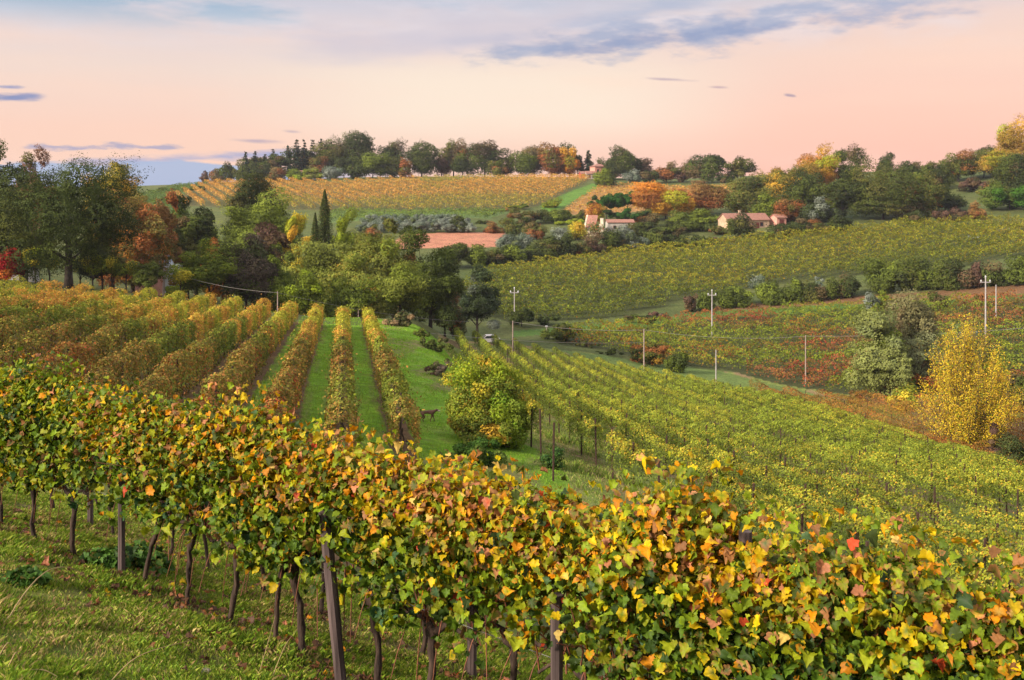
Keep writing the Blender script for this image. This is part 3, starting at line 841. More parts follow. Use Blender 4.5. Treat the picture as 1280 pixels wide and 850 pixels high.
# olive grove
k = 0
for row, (y0, ytp) in enumerate(((291, 278), (286, 274), (281, 271))):
    for px in np.arange(452 + row * 6, 600 - row * 10, 13.5):
        x, y = hit(px, y0, 200, 420)
        tree(px, y, 4.2, 3.4, OLI, 'grey olive tree in the silvery grove above the red soil field', name='olive_tree', group='olive trees of the grove',
             th=.15, nb=8, csize=.38, seed=500 + k, loc=Vector((x, y, Z1(x, y))), vis_trunk=False); k += 1
# wood on the right hill
WOOD = [
 (938, 222, 60, 340, MIX, 'green and rust tree at the left end of the right hand wood'),
 (972, 212, 56, 340, [(G_MID, 3), ((.2, .16, .04), 3), (GOLD, 1)], 'olive gold tree just left of the golden crowned one'),
 (958, 240, 36, 325, MDG, 'green tree above the long house roof'),
 (985, 246, 40, 322, RST, 'reddish brown tree at the right end of the long house'),
 (1022, 183, 54, 388, [(GOLD, 4), (ORG, 2), (G_YEL, 2)], 'tall golden crowned tree at the top of the wood'),
 (1062, 183, 42, 392, DKO, 'tall grey green tree right of the golden crowned one'),
 (1000, 203, 44, 378, [(G_MID, 3), ((.24, .16, .04), 3)], 'olive brown tree below left of the golden crown'),
 (1006, 216, 54, 326, DKG, 'dark green tree in the heart of the wood'),
 (1052, 208, 52, 318, DKG, 'dark blue green tree below the golden crown'),
 (1024, 248, 48, 318, [(OLV, 2), (G_MID, 2), (G_DARK, 2)], 'grey green round tree at the wood edge'),
 (1108, 192, 28, 410, DKG, 'small round far crown above the broad wood tree'),
 (1104, 206, 84, 316, DKO, 'broadest tree of the wood, lumpy mid green'),
 (1138, 202, 36, 385, DKG, 'dark tree with ragged top right of the broadest one'),
 (1150, 216, 52, 316, MIX, 'olive tree at the wood edge right of the broadest one'),
 (1172, 204, 44, 375, DKO, 'feathery green tree behind the gap in the wood'),
 (1182, 232, 44, 325, DKG, 'dark round tree left of the grassy gap'),
 (1198, 189, 50, 392, MIX, 'tall thin leaved tree on the skyline right of the gap'),
 (1230, 184, 44, 398, DKO, 'tall pale branched tree left of the big golden tree'),
 (1218, 222, 40, 362, PRP, 'purple brown scrubby tree under the skyline trees'),
 (1240, 226, 36, 345, MIX, 'rusty green tree left of the bright green one'),
 (1268, 149, 76, 372, [(GOLD, 3), ((.32, .2, .05), 3), (G_YEL, 1.5)], 'huge golden brown dome tree at the right edge of the skyline'),
 (1272, 192, 52, 350, DKG, 'dark blue green tree in front of the huge golden one'),
 (1262, 229, 66, 318, [(G_MID, 3), ((.06, .14, .02), 4)], 'bright green dense tree at the right edge below the golden one'),
 (1082, 222, 34, 365, DKG, 'dark filler crown left behind the broadest wood tree'),
 (1160, 208, 30, 395, DKG, 'slim dark crown on the skyline behind the gap'),
 (978, 226, 34, 345, DKO, 'mottled green tree between the olive gold and dark trees'),
]
for i, (px, yt, w, Y, pal, lab) in enumerate(WOOD):
    px_tree(px, yt, 0, w, Y, pal, lab, th=.06, nb=24, csize=.46, seed=700 + i, dens=1.0, br=(.22, .36))
for i, (px, yt, w, yb, pal, lab) in enumerate([
 (1178, 262, 24, 277, PRP, 'pinkish grey scrub bush left on the top edge of the green vineyard'), (1200, 258, 26, 276, PRP, 'purple scrub bush in the middle of the top vineyard edge'),
 (1222, 252, 22, 275, RST, 'rust pink scrub bush right on the top vineyard edge'), (1146, 262, 26, 280, DKG, 'dark bush under the olive wood edge tree'),
 (1000, 272, 30, 292, DKG, 'dark bush at the left foot of the wood'), (1050, 268, 34, 288, DKG, 'dark bush at the middle foot of the wood'),
 (975, 278, 26, 295, DKG, 'dark bush beside the lawn of the long house'), (1022, 273, 30, 290, BRT, 'brown bush at the foot of the wood')]):
    x, y = hit(px, yb, 200, 420)
    px_tree(px, yt, 0, w, y, pal, lab, name='shrub', cat='shrub', th=0, nb=9, csize=.42, seed=800 + i, vis_trunk=False, dz=-.3)
# hedge between the upper and lower vineyards on the right slope
for i, (px, yt, w, yb, pal, lab) in enumerate([
 (863, 366, 17, 390, PRP, 'dark purplish round bush at the left end of the slope hedge'), (884, 364, 24, 388, MDG, 'green bush second in the slope hedge'),
 (905, 358, 28, 385, MDG, 'bright green bush third in the slope hedge'), (927, 357, 30, 383, MDG, 'bright green bush fourth in the slope hedge'),
 (945, 341, 20, 360, OLI, 'silver grey olive bush standing above the slope hedge'), (962, 350, 34, 380, MDG, 'big green bush under the silver olive'),
 (990, 348, 30, 378, MDG, 'green bush right of the big one in the slope hedge'), (1015, 350, 30, 377, DKO, 'olive green bush in the middle of the slope hedge'),
 (1024, 345, 12, 365, OLI, 'small grey bush poking from the slope hedge'), (1042, 346, 28, 374, DKO, 'dull green bush past the small grey one'),
 (1062, 342, 30, 372, DKG, 'dark bush before the tallest part of the slope hedge'), (1100, 322, 50, 366, MDG, 'tall green bush at the start of the high slope hedge'),
 (1134, 320, 40, 364, DKO, 'tall dark leaved bush in the high slope hedge'), (1160, 324, 34, 363, MDG, 'light green bush in the high slope hedge'),
 (1184, 322, 40, 362, DKO, 'brown topped bush in the high slope hedge'), (1216, 327, 36, 360, PRP, 'brown purple bush in the high slope hedge'),
 (1246, 326, 36, 358, DKG, 'dark bush near the right end of the high slope hedge'), (1276, 318, 38, 356, MDG, 'green bush at the right end of the high slope hedge'),
 (1089, 364, 18, 388, OLI, 'round silver bush on the grass track'), (1107, 362, 18, 384, YGR, 'yellow green bush right of the round silver one'),
 (1174, 363, 24, 386, DKO, 'green bush with grey top beside the track'), (1224, 366, 20, 384, BRT, 'small brown bush left of the crossarm pole'),
 (800, 392, 40, 402, DKG, 'low dark scrub at the left end of the bank'), (822, 388, 24, 398, PRP, 'small reddish scrub on the bank'),
 (1256, 284, 16, 290, OLI, 'low grey bush at the right end of the green vineyard'), (1220, 293, 18, 299, OLI, 'low grey bush inside the green vineyard')]):
    x, y = hit(px, yb, 130, 330)
    px_tree(px, yt, 0, w, y, pal, lab, name='shrub', cat='shrub', th=0, nb=11, csize=.36, seed=900 + i, vis_trunk=False, dz=-.25)
# valley floor
VAL = [
 (1101, 390, 78, 128, [((.19, .21, .09), 2), ((.20, .21, .07), 4), (G_YEL, 1)], 'tall grey green willow left of the darker one', 'willow_tree', .05, 26, (.2, .3), .24),
 (1146, 370, 84, 134, [((.18, .16, .075), 4), ((.22, .23, .11), 2), (BRN, 1)], 'taller brownish willow behind the yellow tree', 'willow_tree', .05, 28, (.2, .3), .24),
 (1206, 402, 34, 142, [(OLV, 3), (G_LIT, 1)], 'pale grey willow top behind the yellow tree', 'willow_tree', .05, 12, (.2, .3), .26),
 (1130, 482, 40, 118, [(YEL, 1), (GOLD, 1), (G_LIT, 3)], 'low green and yellow bush under the willows', 'shrub', 0, 14, (.2, .3), .22),
 (1070, 490, 24, 128, RST, 'rusty bush at the foot of the grey willow', 'shrub', 0, 10, (.2, .3), .22),
 (1284, 470, 50, 112, DKO, 'green leafy bush at the right edge beside the yellow tree', 'shrub', 0, 14, (.2, .3), .22),
 (1275, 545, 56, 80, DKO, 'dark bush at the right edge below the yellow tree', 'shrub', 0, 14, (.2, .3), .18),
 (1240, 532, 26, 90, PRP, 'small purplish bush under the yellow tree', 'shrub', 0, 9, (.2, .3), .18),
 (1006, 476, 10, 158, DKG, 'small dark upright bush on the valley grass', 'shrub', 0, 6, (.3, .4), .24),
 (812, 430, 46, 158, [(G_MID, 3), (RUST, 1.5), (GOLD, .6), (G_DARK, 2)], 'rust and green bush right of the middle utility pole', 'shrub', 0, 16, (.2, .3), .26),
 (846, 441, 30, 154, MDG, 'light green bush right of the rust and green one', 'shrub', 0, 10, (.2, .3), .26),
 (762, 436, 34, 162, DKG, 'dark bush at the foot of the valley, left of the middle pole', 'shrub', 0, 10, (.2, .3), .26),
 (702, 405, 50, 172, [(G_MID, 3), ((.12, .11, .04), 3)], 'round olive bush right of the bare low pole', 'shrub', 0, 14, (.2, .3), .28),
 (652, 386, 30, 186, DKG, 'dark blue green tree at the foot of the crossarm pole', 'broadleaf_tree', .1, 12, (.2, .32), .3),
 (684, 394, 30, 190, DKG, 'dark green tree by the gate post on the far slope', 'broadleaf_tree', .1, 12, (.2, .32), .3),
 (734, 432, 28, 168, DKO, 'low dark bush between the olive bush and the valley', 'shrub', 0, 9, (.2, .3), .28),
 (1265, 492, 40, 116, BRT, 'brown bush right behind the yellow tree', 'shrub', 0, 12, (.2, .3), .24),
]
for i, (px, yt, w, Y, pal, lab, nm, th, nb, br, cs) in enumerate(VAL):
    px_tree(px, yt, 0, w, Y, pal, lab, name=nm, cat='shrub' if nm == 'shrub' else 'tree', th=th, nb=nb, br=br, csize=cs, seed=1000 + i,
            dens=1.25, vis_trunk=nm != 'shrub', up=.5)
def yellow_tree():
    """multi-stemmed tree of rising whips covered in yellow leaves"""
    r = np.random.default_rng(77)
    loc = at(1212, 96); h = (HY - 404) / F * 96 - loc.z
    root = empty('yellow_leaved_tree', loc)
    tag(root, 'bright golden yellow bushy tree in the valley at the right', 'tree')
    mb = MB(); C = []; N_ = []
    for i in range(95):
        a = r.uniform(0, 2 * np.pi); sp = r.uniform(0, 1) ** .6
        top = np.array((math.cos(a) * sp * 5.0, math.sin(a) * sp * 4.2, h * (1.0 - .55 * sp ** 2.8) * r.uniform(.66, 1.06)))
        b = np.array((math.cos(a) * .3, math.sin(a) * .3, -.3))
        m = (b + top) / 2 + np.array((math.cos(a), math.sin(a), 0)) * sp * r.uniform(.1, 1.2)
        t = np.linspace(0, 1, 8)[:, None]
        P = (1 - t) ** 2 * b + 2 * t * (1 - t) * m + t ** 2 * top
        P[1:] += r.normal(size=(7, 3)) * .06
        mb.tube(P, np.linspace(.06, .012, 8), 4)
        n = 620
        q = r.uniform(.18, 1.02, n)[:, None]
        Q = (1 - q) ** 2 * b + 2 * q * (1 - q) * m + q ** 2 * top
        C.append(Q + r.normal(size=(n, 3)) * np.array((.34, .34, .24)) * (1.25 - .55 * q)); N_.append(r.normal(size=(n, 3)) + (0, 0, .5))
    C = np.vstack(C); N_ = np.vstack(N_)
    H = pal_pick(r, [((.62, .45, .06), 5), ((.58, .36, .06), 2), (GOLD, .8), (G_YEL, 1.4), ((.30, .19, .07), 1.2)], len(C)) * r.uniform(.75, 1.2, (len(C), 1))
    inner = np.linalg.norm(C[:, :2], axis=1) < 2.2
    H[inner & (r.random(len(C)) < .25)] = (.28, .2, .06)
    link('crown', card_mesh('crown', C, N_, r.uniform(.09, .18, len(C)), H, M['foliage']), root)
    mb.build('stems', M['bark'], root)
yellow_tree()

# ---- left and centre belt of trees beyond the left vineyard
BELT = [
 (86, 203, 168, 113, [((.05, .065, .02), 5), (G_DARK, 3), ((.11, .115, .032), 3), (G_MID, 1)], 'largest dark spreading oak at the left edge of the vineyard', .12, 36, .2, (.27, .38)),
 (2, 178, 84, 138, DKG, 'tall dark green tree at the far left edge', .1, 26, .26, (.2, .32)),
 (-20, 240, 90, 118, DKO, 'dark tree cut by the left edge of the picture', .1, 24, .24, (.2, .3)),
 (44, 190, 60, 150, [((.20, .11, .08), 4), (RUST, 2), (G_MID, 1)], 'thin reddish twiggy tree behind the largest oak', .2, 40, .2, (.2, .3)),
 (140, 206, 68, 150, [(GOLD, 2), (YEL, 3), ((.3, .26, .06), 3)], 'thin golden leaved tree right behind the largest oak', .2, 44, .2, (.18, .28)),
 (166, 244, 92, 142, [(RUST, 3), (ORG, 1), ((.18, .16, .05), 3), (G_MID, 1)], 'wide rust and olive tree right of the largest oak', .1, 34, .26, (.18, .28)),
 (206, 243, 44, 160, RST, 'rust red rounded tree at the right of the rust and olive one', .1, 18, .28, (.2, .3)),
 (214, 268, 40, 172, DKG, 'dark tree below the rust red rounded one', .1, 16, .3, (.2, .3)),
 (245, 248, 62, 176, DKG, 'dark green tree left of the yellow green spreading one', .08, 26, .3, (.2, .3)),
 (232, 274, 44, 165, DKO, 'dull green tree below the dark one in the left centre', .08, 20, .3, (.2, .3)),
 (328, 220, 92, 205, [(G_DARK, 3), ((.09, .085, .03), 3), (G_MID, 1)], 'dark flat domed trees crown rising behind the yellow green tree', .1, 26, .34, (.2, .3)),
 (316, 244, 110, 178, [(G_LIT, 4), ((.17, .20, .04), 3), (G_MID, 2)], 'spreading yellow green tree in the centre left', .08, 44, .3, (.16, .26)),
 (340, 282, 60, 160, PRP, 'dark brown shadowy tree beneath the yellow green spreading one', .05, 18, .28, (.2, .3)),
 (372, 270, 50, 162, YLW, 'yellow orange tree left of the tall cypress', .08, 44, .22, (.18, .28)),
 (429, 264, 46, 178, YGR, 'yellow green tree right of the tall cypress', .08, 34, .24, (.18, .28)),
 (262, 302, 66, 119, [(G_MID, 3), (G_LIT, 4), (YEL, .5)], 'fresh green tree with a forked pale trunk by the vineyard rows', .24, 30, .22, (.18, .28)),
 (268, 299, 36, 128, ORT, 'orange topped tree peeking over the fresh green one', .1, 12, .22, (.2, .3)),
 (308, 296, 66, 121, [((.09, .065, .05), 4), (G_DARK, 2), (G_MID, 1)], 'dusky brown green tree beside the fresh green one', .14, 30, .22, (.18, .28)),
 (346, 318, 50, 130, MDG, 'mid green tree right of the dusky brown one', .05, 20, .24, (.18, .28)),
 (374, 340, 58, 121, LIT, 'bright fresh green bushy tree behind the row ends', .1, 26, .22, (.18, .28)),
 (400, 304, 96, 150, [(G_LIT, 3), ((.18, .19, .045), 3), (G_MID, 1)], 'olive green tree below the two cypresses', .05, 34, .27, (.16, .26)),
 (462, 296, 112, 140, [(G_LIT, 3), ((.19, .20, .045), 4), (GOLD, .6)], 'big olive gold tree in the centre of the belt', .08, 44, .25, (.16, .26)),
 (492, 276, 56, 168, [((.24, .18, .05), 4), (G_MID, 2), (RUST, 1)], 'orange brown topped tree behind the big olive gold one', .08, 22, .27, (.18, .28)),
 (500, 330, 76, 128, [((.18, .19, .04), 3), (G_LIT, 4), (G_DARK, 1)], 'leafy green tree in front of the big olive gold one', .08, 34, .23, (.16, .26)),
 (538, 288, 78, 141, [(G_DARK, 3), (G_MID, 4), (G_LIT, 1)], 'tall dark green tree at the right end of the belt', .06, 36, .25, (.16, .26)),
 (436, 346, 60, 124, MDG, 'shady green tree between bright bushy tree and leafy one', .06, 22, .23, (.18, .28)),
 (556, 345, 50, 150, [(RUST, 1), (G_DARK, 3), (BRN, 2)], 'brown green low tree at the right foot of the belt', .05, 18, .26, (.2, .3)),
 (597, 335, 54, 160, [((.07, .095, .05), 4), (G_DARK, 2), (OLV, .6)], 'slender grey green tree alone beside the valley road', .2, 24, .24, (.16, .26)),
 (185, 327, 40, 113, [(G_MID, 3), ((.10, .09, .03), 3)], 'small round tree with a dark stem in front of the pink shed', .34, 18, .19, (.2, .3)),
 (224, 350, 36, 121, [(G_LIT, 3), (G_YEL, 2), (RUST, .5)], 'low yellow green tree right of the small round one', .2, 14, .2, (.2, .3)),
 (128, 300, 60, 122, [((.12, .11, .035), 3), (G_DARK, 3)], 'dull dark tree tucked under the right side of the largest oak', .25, 20, .22, (.2, .3)),
 (34, 290, 60, 122, [(G_DARK, 3), ((.12, .10, .03), 3)], 'dark tree tucked under the left side of the largest oak', .25, 20, .22, (.2, .3)),
 (8, 312, 40, 112, [(RED, 4), (ORG, 1), ((.2, .02, .03), 2)], 'bright crimson shrub by the left edge under the oak', .05, 14, .18, (.2, .3)),
 (498, 392, 36, 112, [((.14, .13, .05), 3), (G_DARK, 3), (TAN, 1.5)], 'bush with dry creeper at the far end of the grass lane', 0, 16, .2, (.2, .3)),
]
for i, (px, yt, w, Y, pal, lab, th, nb, cs, br) in enumerate(BELT):
    px_tree(px, yt, 0, w, Y, pal, lab, th=th, nb=nb, csize=cs, seed=1200 + i, br=br, dens=1.15 if i else 1.7, name='shrub' if 'shrub' in lab or lab.startswith('bush') else 'broadleaf_tree',
            cat='shrub' if 'shrub' in lab or lab.startswith('bush') else 'tree', trunk_r=.42 if i == 0 else None, keep=.42 if i else .55, bias=.68 if i else .74, clumpvar=.34 if i else .42)
cypress(406, 237, 158, 33, 'tall pointed cypress in the centre left', seed=5)
cypress(394, 266, 156, 24, 'shorter cypress leaning on the left of the tall one', seed=6)
cypress(129, 208, 172, 12, 'tiny thin cypress poking above the golden leaved tree', seed=7)
# young orchard trees behind the far row ends
for i, px in enumerate((44, 62, 100, 116, 140, 158, 226, 236)):
    Y = 116 + (i % 3) * 4
    tree(px, Y, 3.0, 4.2, [(G_YEL, 3), (YEL, 1.5), (G_MID, 2)], 'slim young orchard tree with yellowing leaves under the largest oak', name='orchard_tree',
         group='young orchard trees behind the row ends', th=.45, nb=8, csize=.2, seed=1400 + i, trunk_r=.09, dens=.6)
# bushes between the two near vineyards
def near_bush(px, yt, w, Y, pal, lab, nb, cs, br, name='shrub', cat='shrub', dens=1.2, th=.0, seed=1, rnd=.9, **k):
    px_tree(px, yt, 0, w, Y, pal, lab, name=name, cat=cat, th=th, nb=nb, csize=cs, seed=seed, br=br, dens=dens, rnd=rnd, **k)
near_bush(541, 427, 50, 92, [(G_MID, 3), ((.12, .12, .04), 3), (G_DARK, 2), (TAN, .6)], 'rounded dark green bush halfway down the grass lane', 26, .15, (.16, .26), seed=21)
near_bush(549, 468, 34, 68, [((.16, .12, .09), 3), (PUR, 2), (G_MID, 1.5)], 'half bare greyish bush between grass lane and golden tree', 20, .1, (.14, .24), seed=22, dens=.8)
near_bush(610, 450, 98, 46.0, [(G_LIT, 4), (G_YEL, 4), (YEL, 1.6), (GOLD, 1.3), ((.14, .24, .03), 2.5), (G_MID, 1.5)], 'large green and golden leaved bush tree between the vineyards', 70, .105, (.13, .22),
          name='broadleaf_tree', cat='tree', seed=33, th=.0, dens=1.5, clumpvar=.26, keep=.5)
near_bush(634, 502, 56, 44.5, [(G_LIT, 5), (G_YEL, 2), ((.14, .24, .03), 4), (G_MID, 2)], 'green lower shoulder bush grown into the right side of the golden leaved bush tree', 26, .1, (.2, .32), seed=27)
near_bush(588, 496, 58, 44.8, [(G_YEL, 3), (GOLD, 1.4), (YEL, 1), (G_LIT, 3), (RUST, .5)], 'gold flecked lower bush grown into the left side of the golden leaved bush tree', 26, .1, (.2, .32), seed=28)
near_bush(612, 522, 76, 43.6, [(G_LIT, 4), (G_MID, 3), (G_YEL, 1.2), (GOLD, .5)], 'leafy green skirt bush at the front foot of the golden leaved bush tree', 30, .1, (.2, .32), seed=29)
near_bush(596, 548, 70, 39.5, [((.05, .10, .02), 4), (G_MID, 2)], 'low green ivy mound at the foot of the golden leaved bush tree', 18, .09, (.2, .3), seed=24)
near_bush(527, 420, 20, 104, [(G_LIT, 2), (TAN, 1), (G_MID, 2)], 'small leafy bush at the far right of the grass lane', 10, .16, (.2, .3), seed=25)
near_bush(690, 572, 30, 41, [((.07, .15, .04), 3), (G_MID, 2)], 'tall green weeds clump among the left posts of the right vineyard', 12, .09, (.2, .3), seed=26, dens=.9)

# ------------------------------------------------------------------ vine rows
def row_cards(r, p0, p1, w, z0, z1, per_m, size, huefn, top_bias=.35, ragged=.22, gap=None):
    p0 = np.array(p0, float); p1 = np.array(p1, float)
    L = np.linalg.norm(p1 - p0); d = (p1 - p0) / L; nn = np.array((d[1], -d[0]))
    n = int(L * per_m)
    t = r.random(n) * L
    thick = .55 + .8 * fbm(t * .9, t * 0 + p0[0], 4, 3)
    ht = 1 + ragged * (fbm(t * .8 + 50, t * 0 + p0[0] * 3, 8, 3) - .5) * 2.6
    istop = r.random(n) < top_bias
    side = np.where(r.random(n) < .5, -1, 1)
    a = r.uniform(0, np.pi, n)
    lat = np.where(istop, np.cos(a) * w * .45, side * w * .5 * r.uniform(.6, 1.1, n)) * thick
    hh = np.where(istop, z0 + (z1 - z0) * (.82 + .22 * np.sin(a) * r.uniform(.7, 1.25, n)), z0 + (z1 - z0) * r.uniform(0, .95, n) ** .8)
    hh = z0 + (hh - z0) * ht
    sh = r.random(n) < .035
    hh = hh + sh * r.uniform(0, .42, n); lat = lat * (1 + sh * r.uniform(0, .8, n))
    if gap is not None:
        ok = gap(t, hh)
        t, lat, hh, istop, side = t[ok], lat[ok], hh[ok], istop[ok], side[ok]; n = len(t)
    X = p0[0] + d[0] * t + nn[0] * lat; Y = p0[1] + d[1] * t + nn[1] * lat
    G = Zt(p0[0] + d[0] * t, p0[1] + d[1] * t)
    C = np.stack([X, Y, G + hh], 1)
    Nn = np.stack([nn[0] * np.sign(lat), nn[1] * np.sign(lat), np.where(istop, 1.6, .45)], 1) + r.normal(size=(n, 3)) * .55
    H = huefn(r, X, Y, (hh - z0) / (z1 - z0))
    H = H * (.62 + .76 * vnoise(t / 1.3, t * 0 + p0[1] * 3.1, 33))[:, None]
    return C, Nn, size * r.uniform(.7, 1.3, n), H
def blendpal(r, n, wts):
    """wts: list of (colour, weight array)"""
    W_ = np.stack([np.broadcast_to(w, (n,)) for _, w in wts], 1); W_ = np.maximum(W_, 1e-6); W_ /= W_.sum(1, keepdims=True)
    c = (W_.cumsum(1) < r.random((n, 1))).sum(1)
    cols = np.array([c_ for c_, _ in wts])
    return cols[np.minimum(c, len(wts) - 1)] * .5 + (W_ @ cols) * .5
ORD = ['first', 'second', 'third', 'fourth', 'fifth', 'sixth', 'seventh', 'eighth', 'ninth', 'tenth', 'eleventh', 'twelfth', 'thirteenth',
       'fourteenth', 'fifteenth', 'sixteenth', 'seventeenth', 'eighteenth', 'nineteenth', 'twentieth', 'twenty-first', 'twenty-second', 'twenty-third', 'twenty-fourth',
       'twenty-fifth', 'twenty-sixth', 'twenty-seventh', 'twenty-eighth']

def hue_left(r, X, Y, h):
    n = len(X)
    f = fbm(X * .16 + 3, Y * .07, 61, 3); g = fbm(X * .45, Y * .22, 62, 3)
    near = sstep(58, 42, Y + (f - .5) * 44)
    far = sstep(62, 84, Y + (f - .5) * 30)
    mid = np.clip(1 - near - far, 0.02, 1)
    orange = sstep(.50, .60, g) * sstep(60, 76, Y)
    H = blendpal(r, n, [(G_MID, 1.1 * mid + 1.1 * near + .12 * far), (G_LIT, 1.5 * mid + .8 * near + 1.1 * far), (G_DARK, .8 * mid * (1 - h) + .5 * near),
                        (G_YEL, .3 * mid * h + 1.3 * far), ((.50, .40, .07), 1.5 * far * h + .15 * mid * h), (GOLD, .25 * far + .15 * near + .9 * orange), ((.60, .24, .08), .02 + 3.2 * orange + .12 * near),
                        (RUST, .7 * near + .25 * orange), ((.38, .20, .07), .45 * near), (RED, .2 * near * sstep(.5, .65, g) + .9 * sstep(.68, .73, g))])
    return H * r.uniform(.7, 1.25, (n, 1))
def hue_right(r, X, Y, h):  # golden tops double as painted highlights, dark low leaves as painted shade in gaps
    n = len(X)
    f = fbm(X * .2, Y * .12, 71, 3)
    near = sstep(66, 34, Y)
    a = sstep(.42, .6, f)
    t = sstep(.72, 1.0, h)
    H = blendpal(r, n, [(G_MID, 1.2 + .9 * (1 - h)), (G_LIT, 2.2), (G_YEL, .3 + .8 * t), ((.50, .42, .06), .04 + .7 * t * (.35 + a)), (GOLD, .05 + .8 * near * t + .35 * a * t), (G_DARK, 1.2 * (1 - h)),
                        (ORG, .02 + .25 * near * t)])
    return H * r.uniform(.75, 1.25, (n, 1))
def hue_strip(r, X, Y, h):
    n = len(X); f = fbm(X * .2, Y * .2, 81, 3)
    H = blendpal(r, n, [(ORG, .9), (RUST, 1.8), (RED, .8 * sstep(.45, .6, f)), (G_MID, 1.2 + 1.8 * sstep(.5, .4, f)), (GOLD, .4), (G_YEL, .5), (PUR, .6)])
    return H * r.uniform(.7, 1.15, (n, 1))
def hue_green(r, X, Y, h):  # tops yellower; dark leaves low down paint in shade on the row sides
    n = len(X); f = fbm(X * .035, Y * .05, 91, 3); g = fbm(X * .3, Y * .3, 92, 2)
    up = sstep(228, 278, Y + (f - .5) * 80)
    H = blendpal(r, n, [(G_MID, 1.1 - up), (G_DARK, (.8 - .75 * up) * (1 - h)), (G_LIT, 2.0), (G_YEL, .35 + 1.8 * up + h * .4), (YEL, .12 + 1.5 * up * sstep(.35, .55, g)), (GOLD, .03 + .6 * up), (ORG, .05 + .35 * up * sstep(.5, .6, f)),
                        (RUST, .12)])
    return H * r.uniform(.75, 1.2, (n, 1))
def hue_red(r, X, Y, h):  # light from above painted by height: brighter tops, darker lower leaves
    n = len(X); f = fbm(X * .03, Y * .11, 95, 3); g = fbm(X * .11, Y * .25, 96, 3)
    a = sstep(.45, .55, f)
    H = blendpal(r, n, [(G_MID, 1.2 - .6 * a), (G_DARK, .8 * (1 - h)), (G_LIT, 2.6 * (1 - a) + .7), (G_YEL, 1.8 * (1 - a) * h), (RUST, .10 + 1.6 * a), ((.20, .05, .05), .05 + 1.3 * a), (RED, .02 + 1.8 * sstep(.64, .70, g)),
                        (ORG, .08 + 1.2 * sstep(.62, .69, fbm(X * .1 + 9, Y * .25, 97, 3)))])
    return H * r.uniform(.7, 1.15, (n, 1))
def hue_orange(r, X, Y, h):
    n = len(X); f = fbm(X * .03, Y * .03, 101, 3); g = fbm(X * .01 + 4, Y * .025, 102, 2)
    a = sstep(.53, .42, f * .5 + g * .5)
    H = blendpal(r, n, [((.60, .30, .10), 2.0 - a), (ORG, 1.5 - a), (YEL, .7), (RUST, .7), (G_YEL, .5 + 1.2 * a), (G_LIT, .3 + 2.2 * a), (G_MID, .1 + .8 * a), (TAN, .8)])
    return H * r.uniform(.8, 1.2, (n, 1))
def hue_tan(r, X, Y, h):
    n = len(X)
    H = blendpal(r, n, [(TAN, 2.0), (GOLD, 1), (ORG, .8), (G_YEL, .8), (RUST, .6)])
    return H * r.uniform(.8, 1.2, (n, 1))
def hue_pale(r, X, Y, h):
    H = blendpal(r, len(X), [(G_LIT, 2), ((.12, .2, .07), 2), (G_MID, 1.5), (G_YEL, .5)])
    return H * r.uniform(.8, 1.2, (len(X), 1))

# left vineyard: rows running up to the belt of trees
post_me = MB().tube([(0, 0, -.4), (0, 0, 1.0), (0, 0, 2.0)], [.045, .045, .042], 6).mesh('post', M['vbark'])
trunk_me = []
for s_ in range(4):
    r = np.random.default_rng(s_)
    pts = [(r.normal() * .02 * i, r.normal() * .02 * i, -.15 + .24 * i) for i in range(5)]
    trunk_me.append(MB().tube(pts, [.045, .036, .03, .032, .026], 5).mesh('vine_trunk', M['vbark']))
for k in range(18):
    r = np.random.default_rng(2000 + k)
    q = QL0 - k * SPL
    def P(Y): return np.array(((q - NL[1] * Y) / NL[0], Y))
    y0 = 38 if k == 0 else 29
    y1 = left_end(k)
    p0, p1 = P(y0), P(y1)
    lab = ('right-hand outermost vine row of the left vineyard, along the grass lane' if k == 0 else
           f'{ORD[k]} vine row of the left vineyard counted from the grass lane')
    root = empty('vine_row', (p0[0], p0[1], Z1(*p0)))
    tag(root, lab, 'vine row', 'rows of the left vineyard')
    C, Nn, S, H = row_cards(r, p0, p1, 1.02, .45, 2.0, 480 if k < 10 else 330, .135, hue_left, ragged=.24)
    C -= np.array(root.location)
    link('foliage', card_mesh('foliage', C, Nn, S, H, M['foliage']), root)
    if k < 9:
        for Y in np.arange(y0 + .5, y1, 1.25 if k in (2, 3, 4, 5, 6, 7) else 2.6):
            p = P(Y) + r.normal(size=2) * .04
            link('vine_trunk', trunk_me[r.integers(4)], root, (p[0] - p0[0], p[1] - p0[1], Z1(*p) - root.location.z))
    for Y in np.arange(y0 + 5, y1 + .5, 6.0):
        p = P(Y)
        link('post', post_me, root, (p[0] - p0[0], p[1] - p0[1], Z1(*p) - root.location.z))
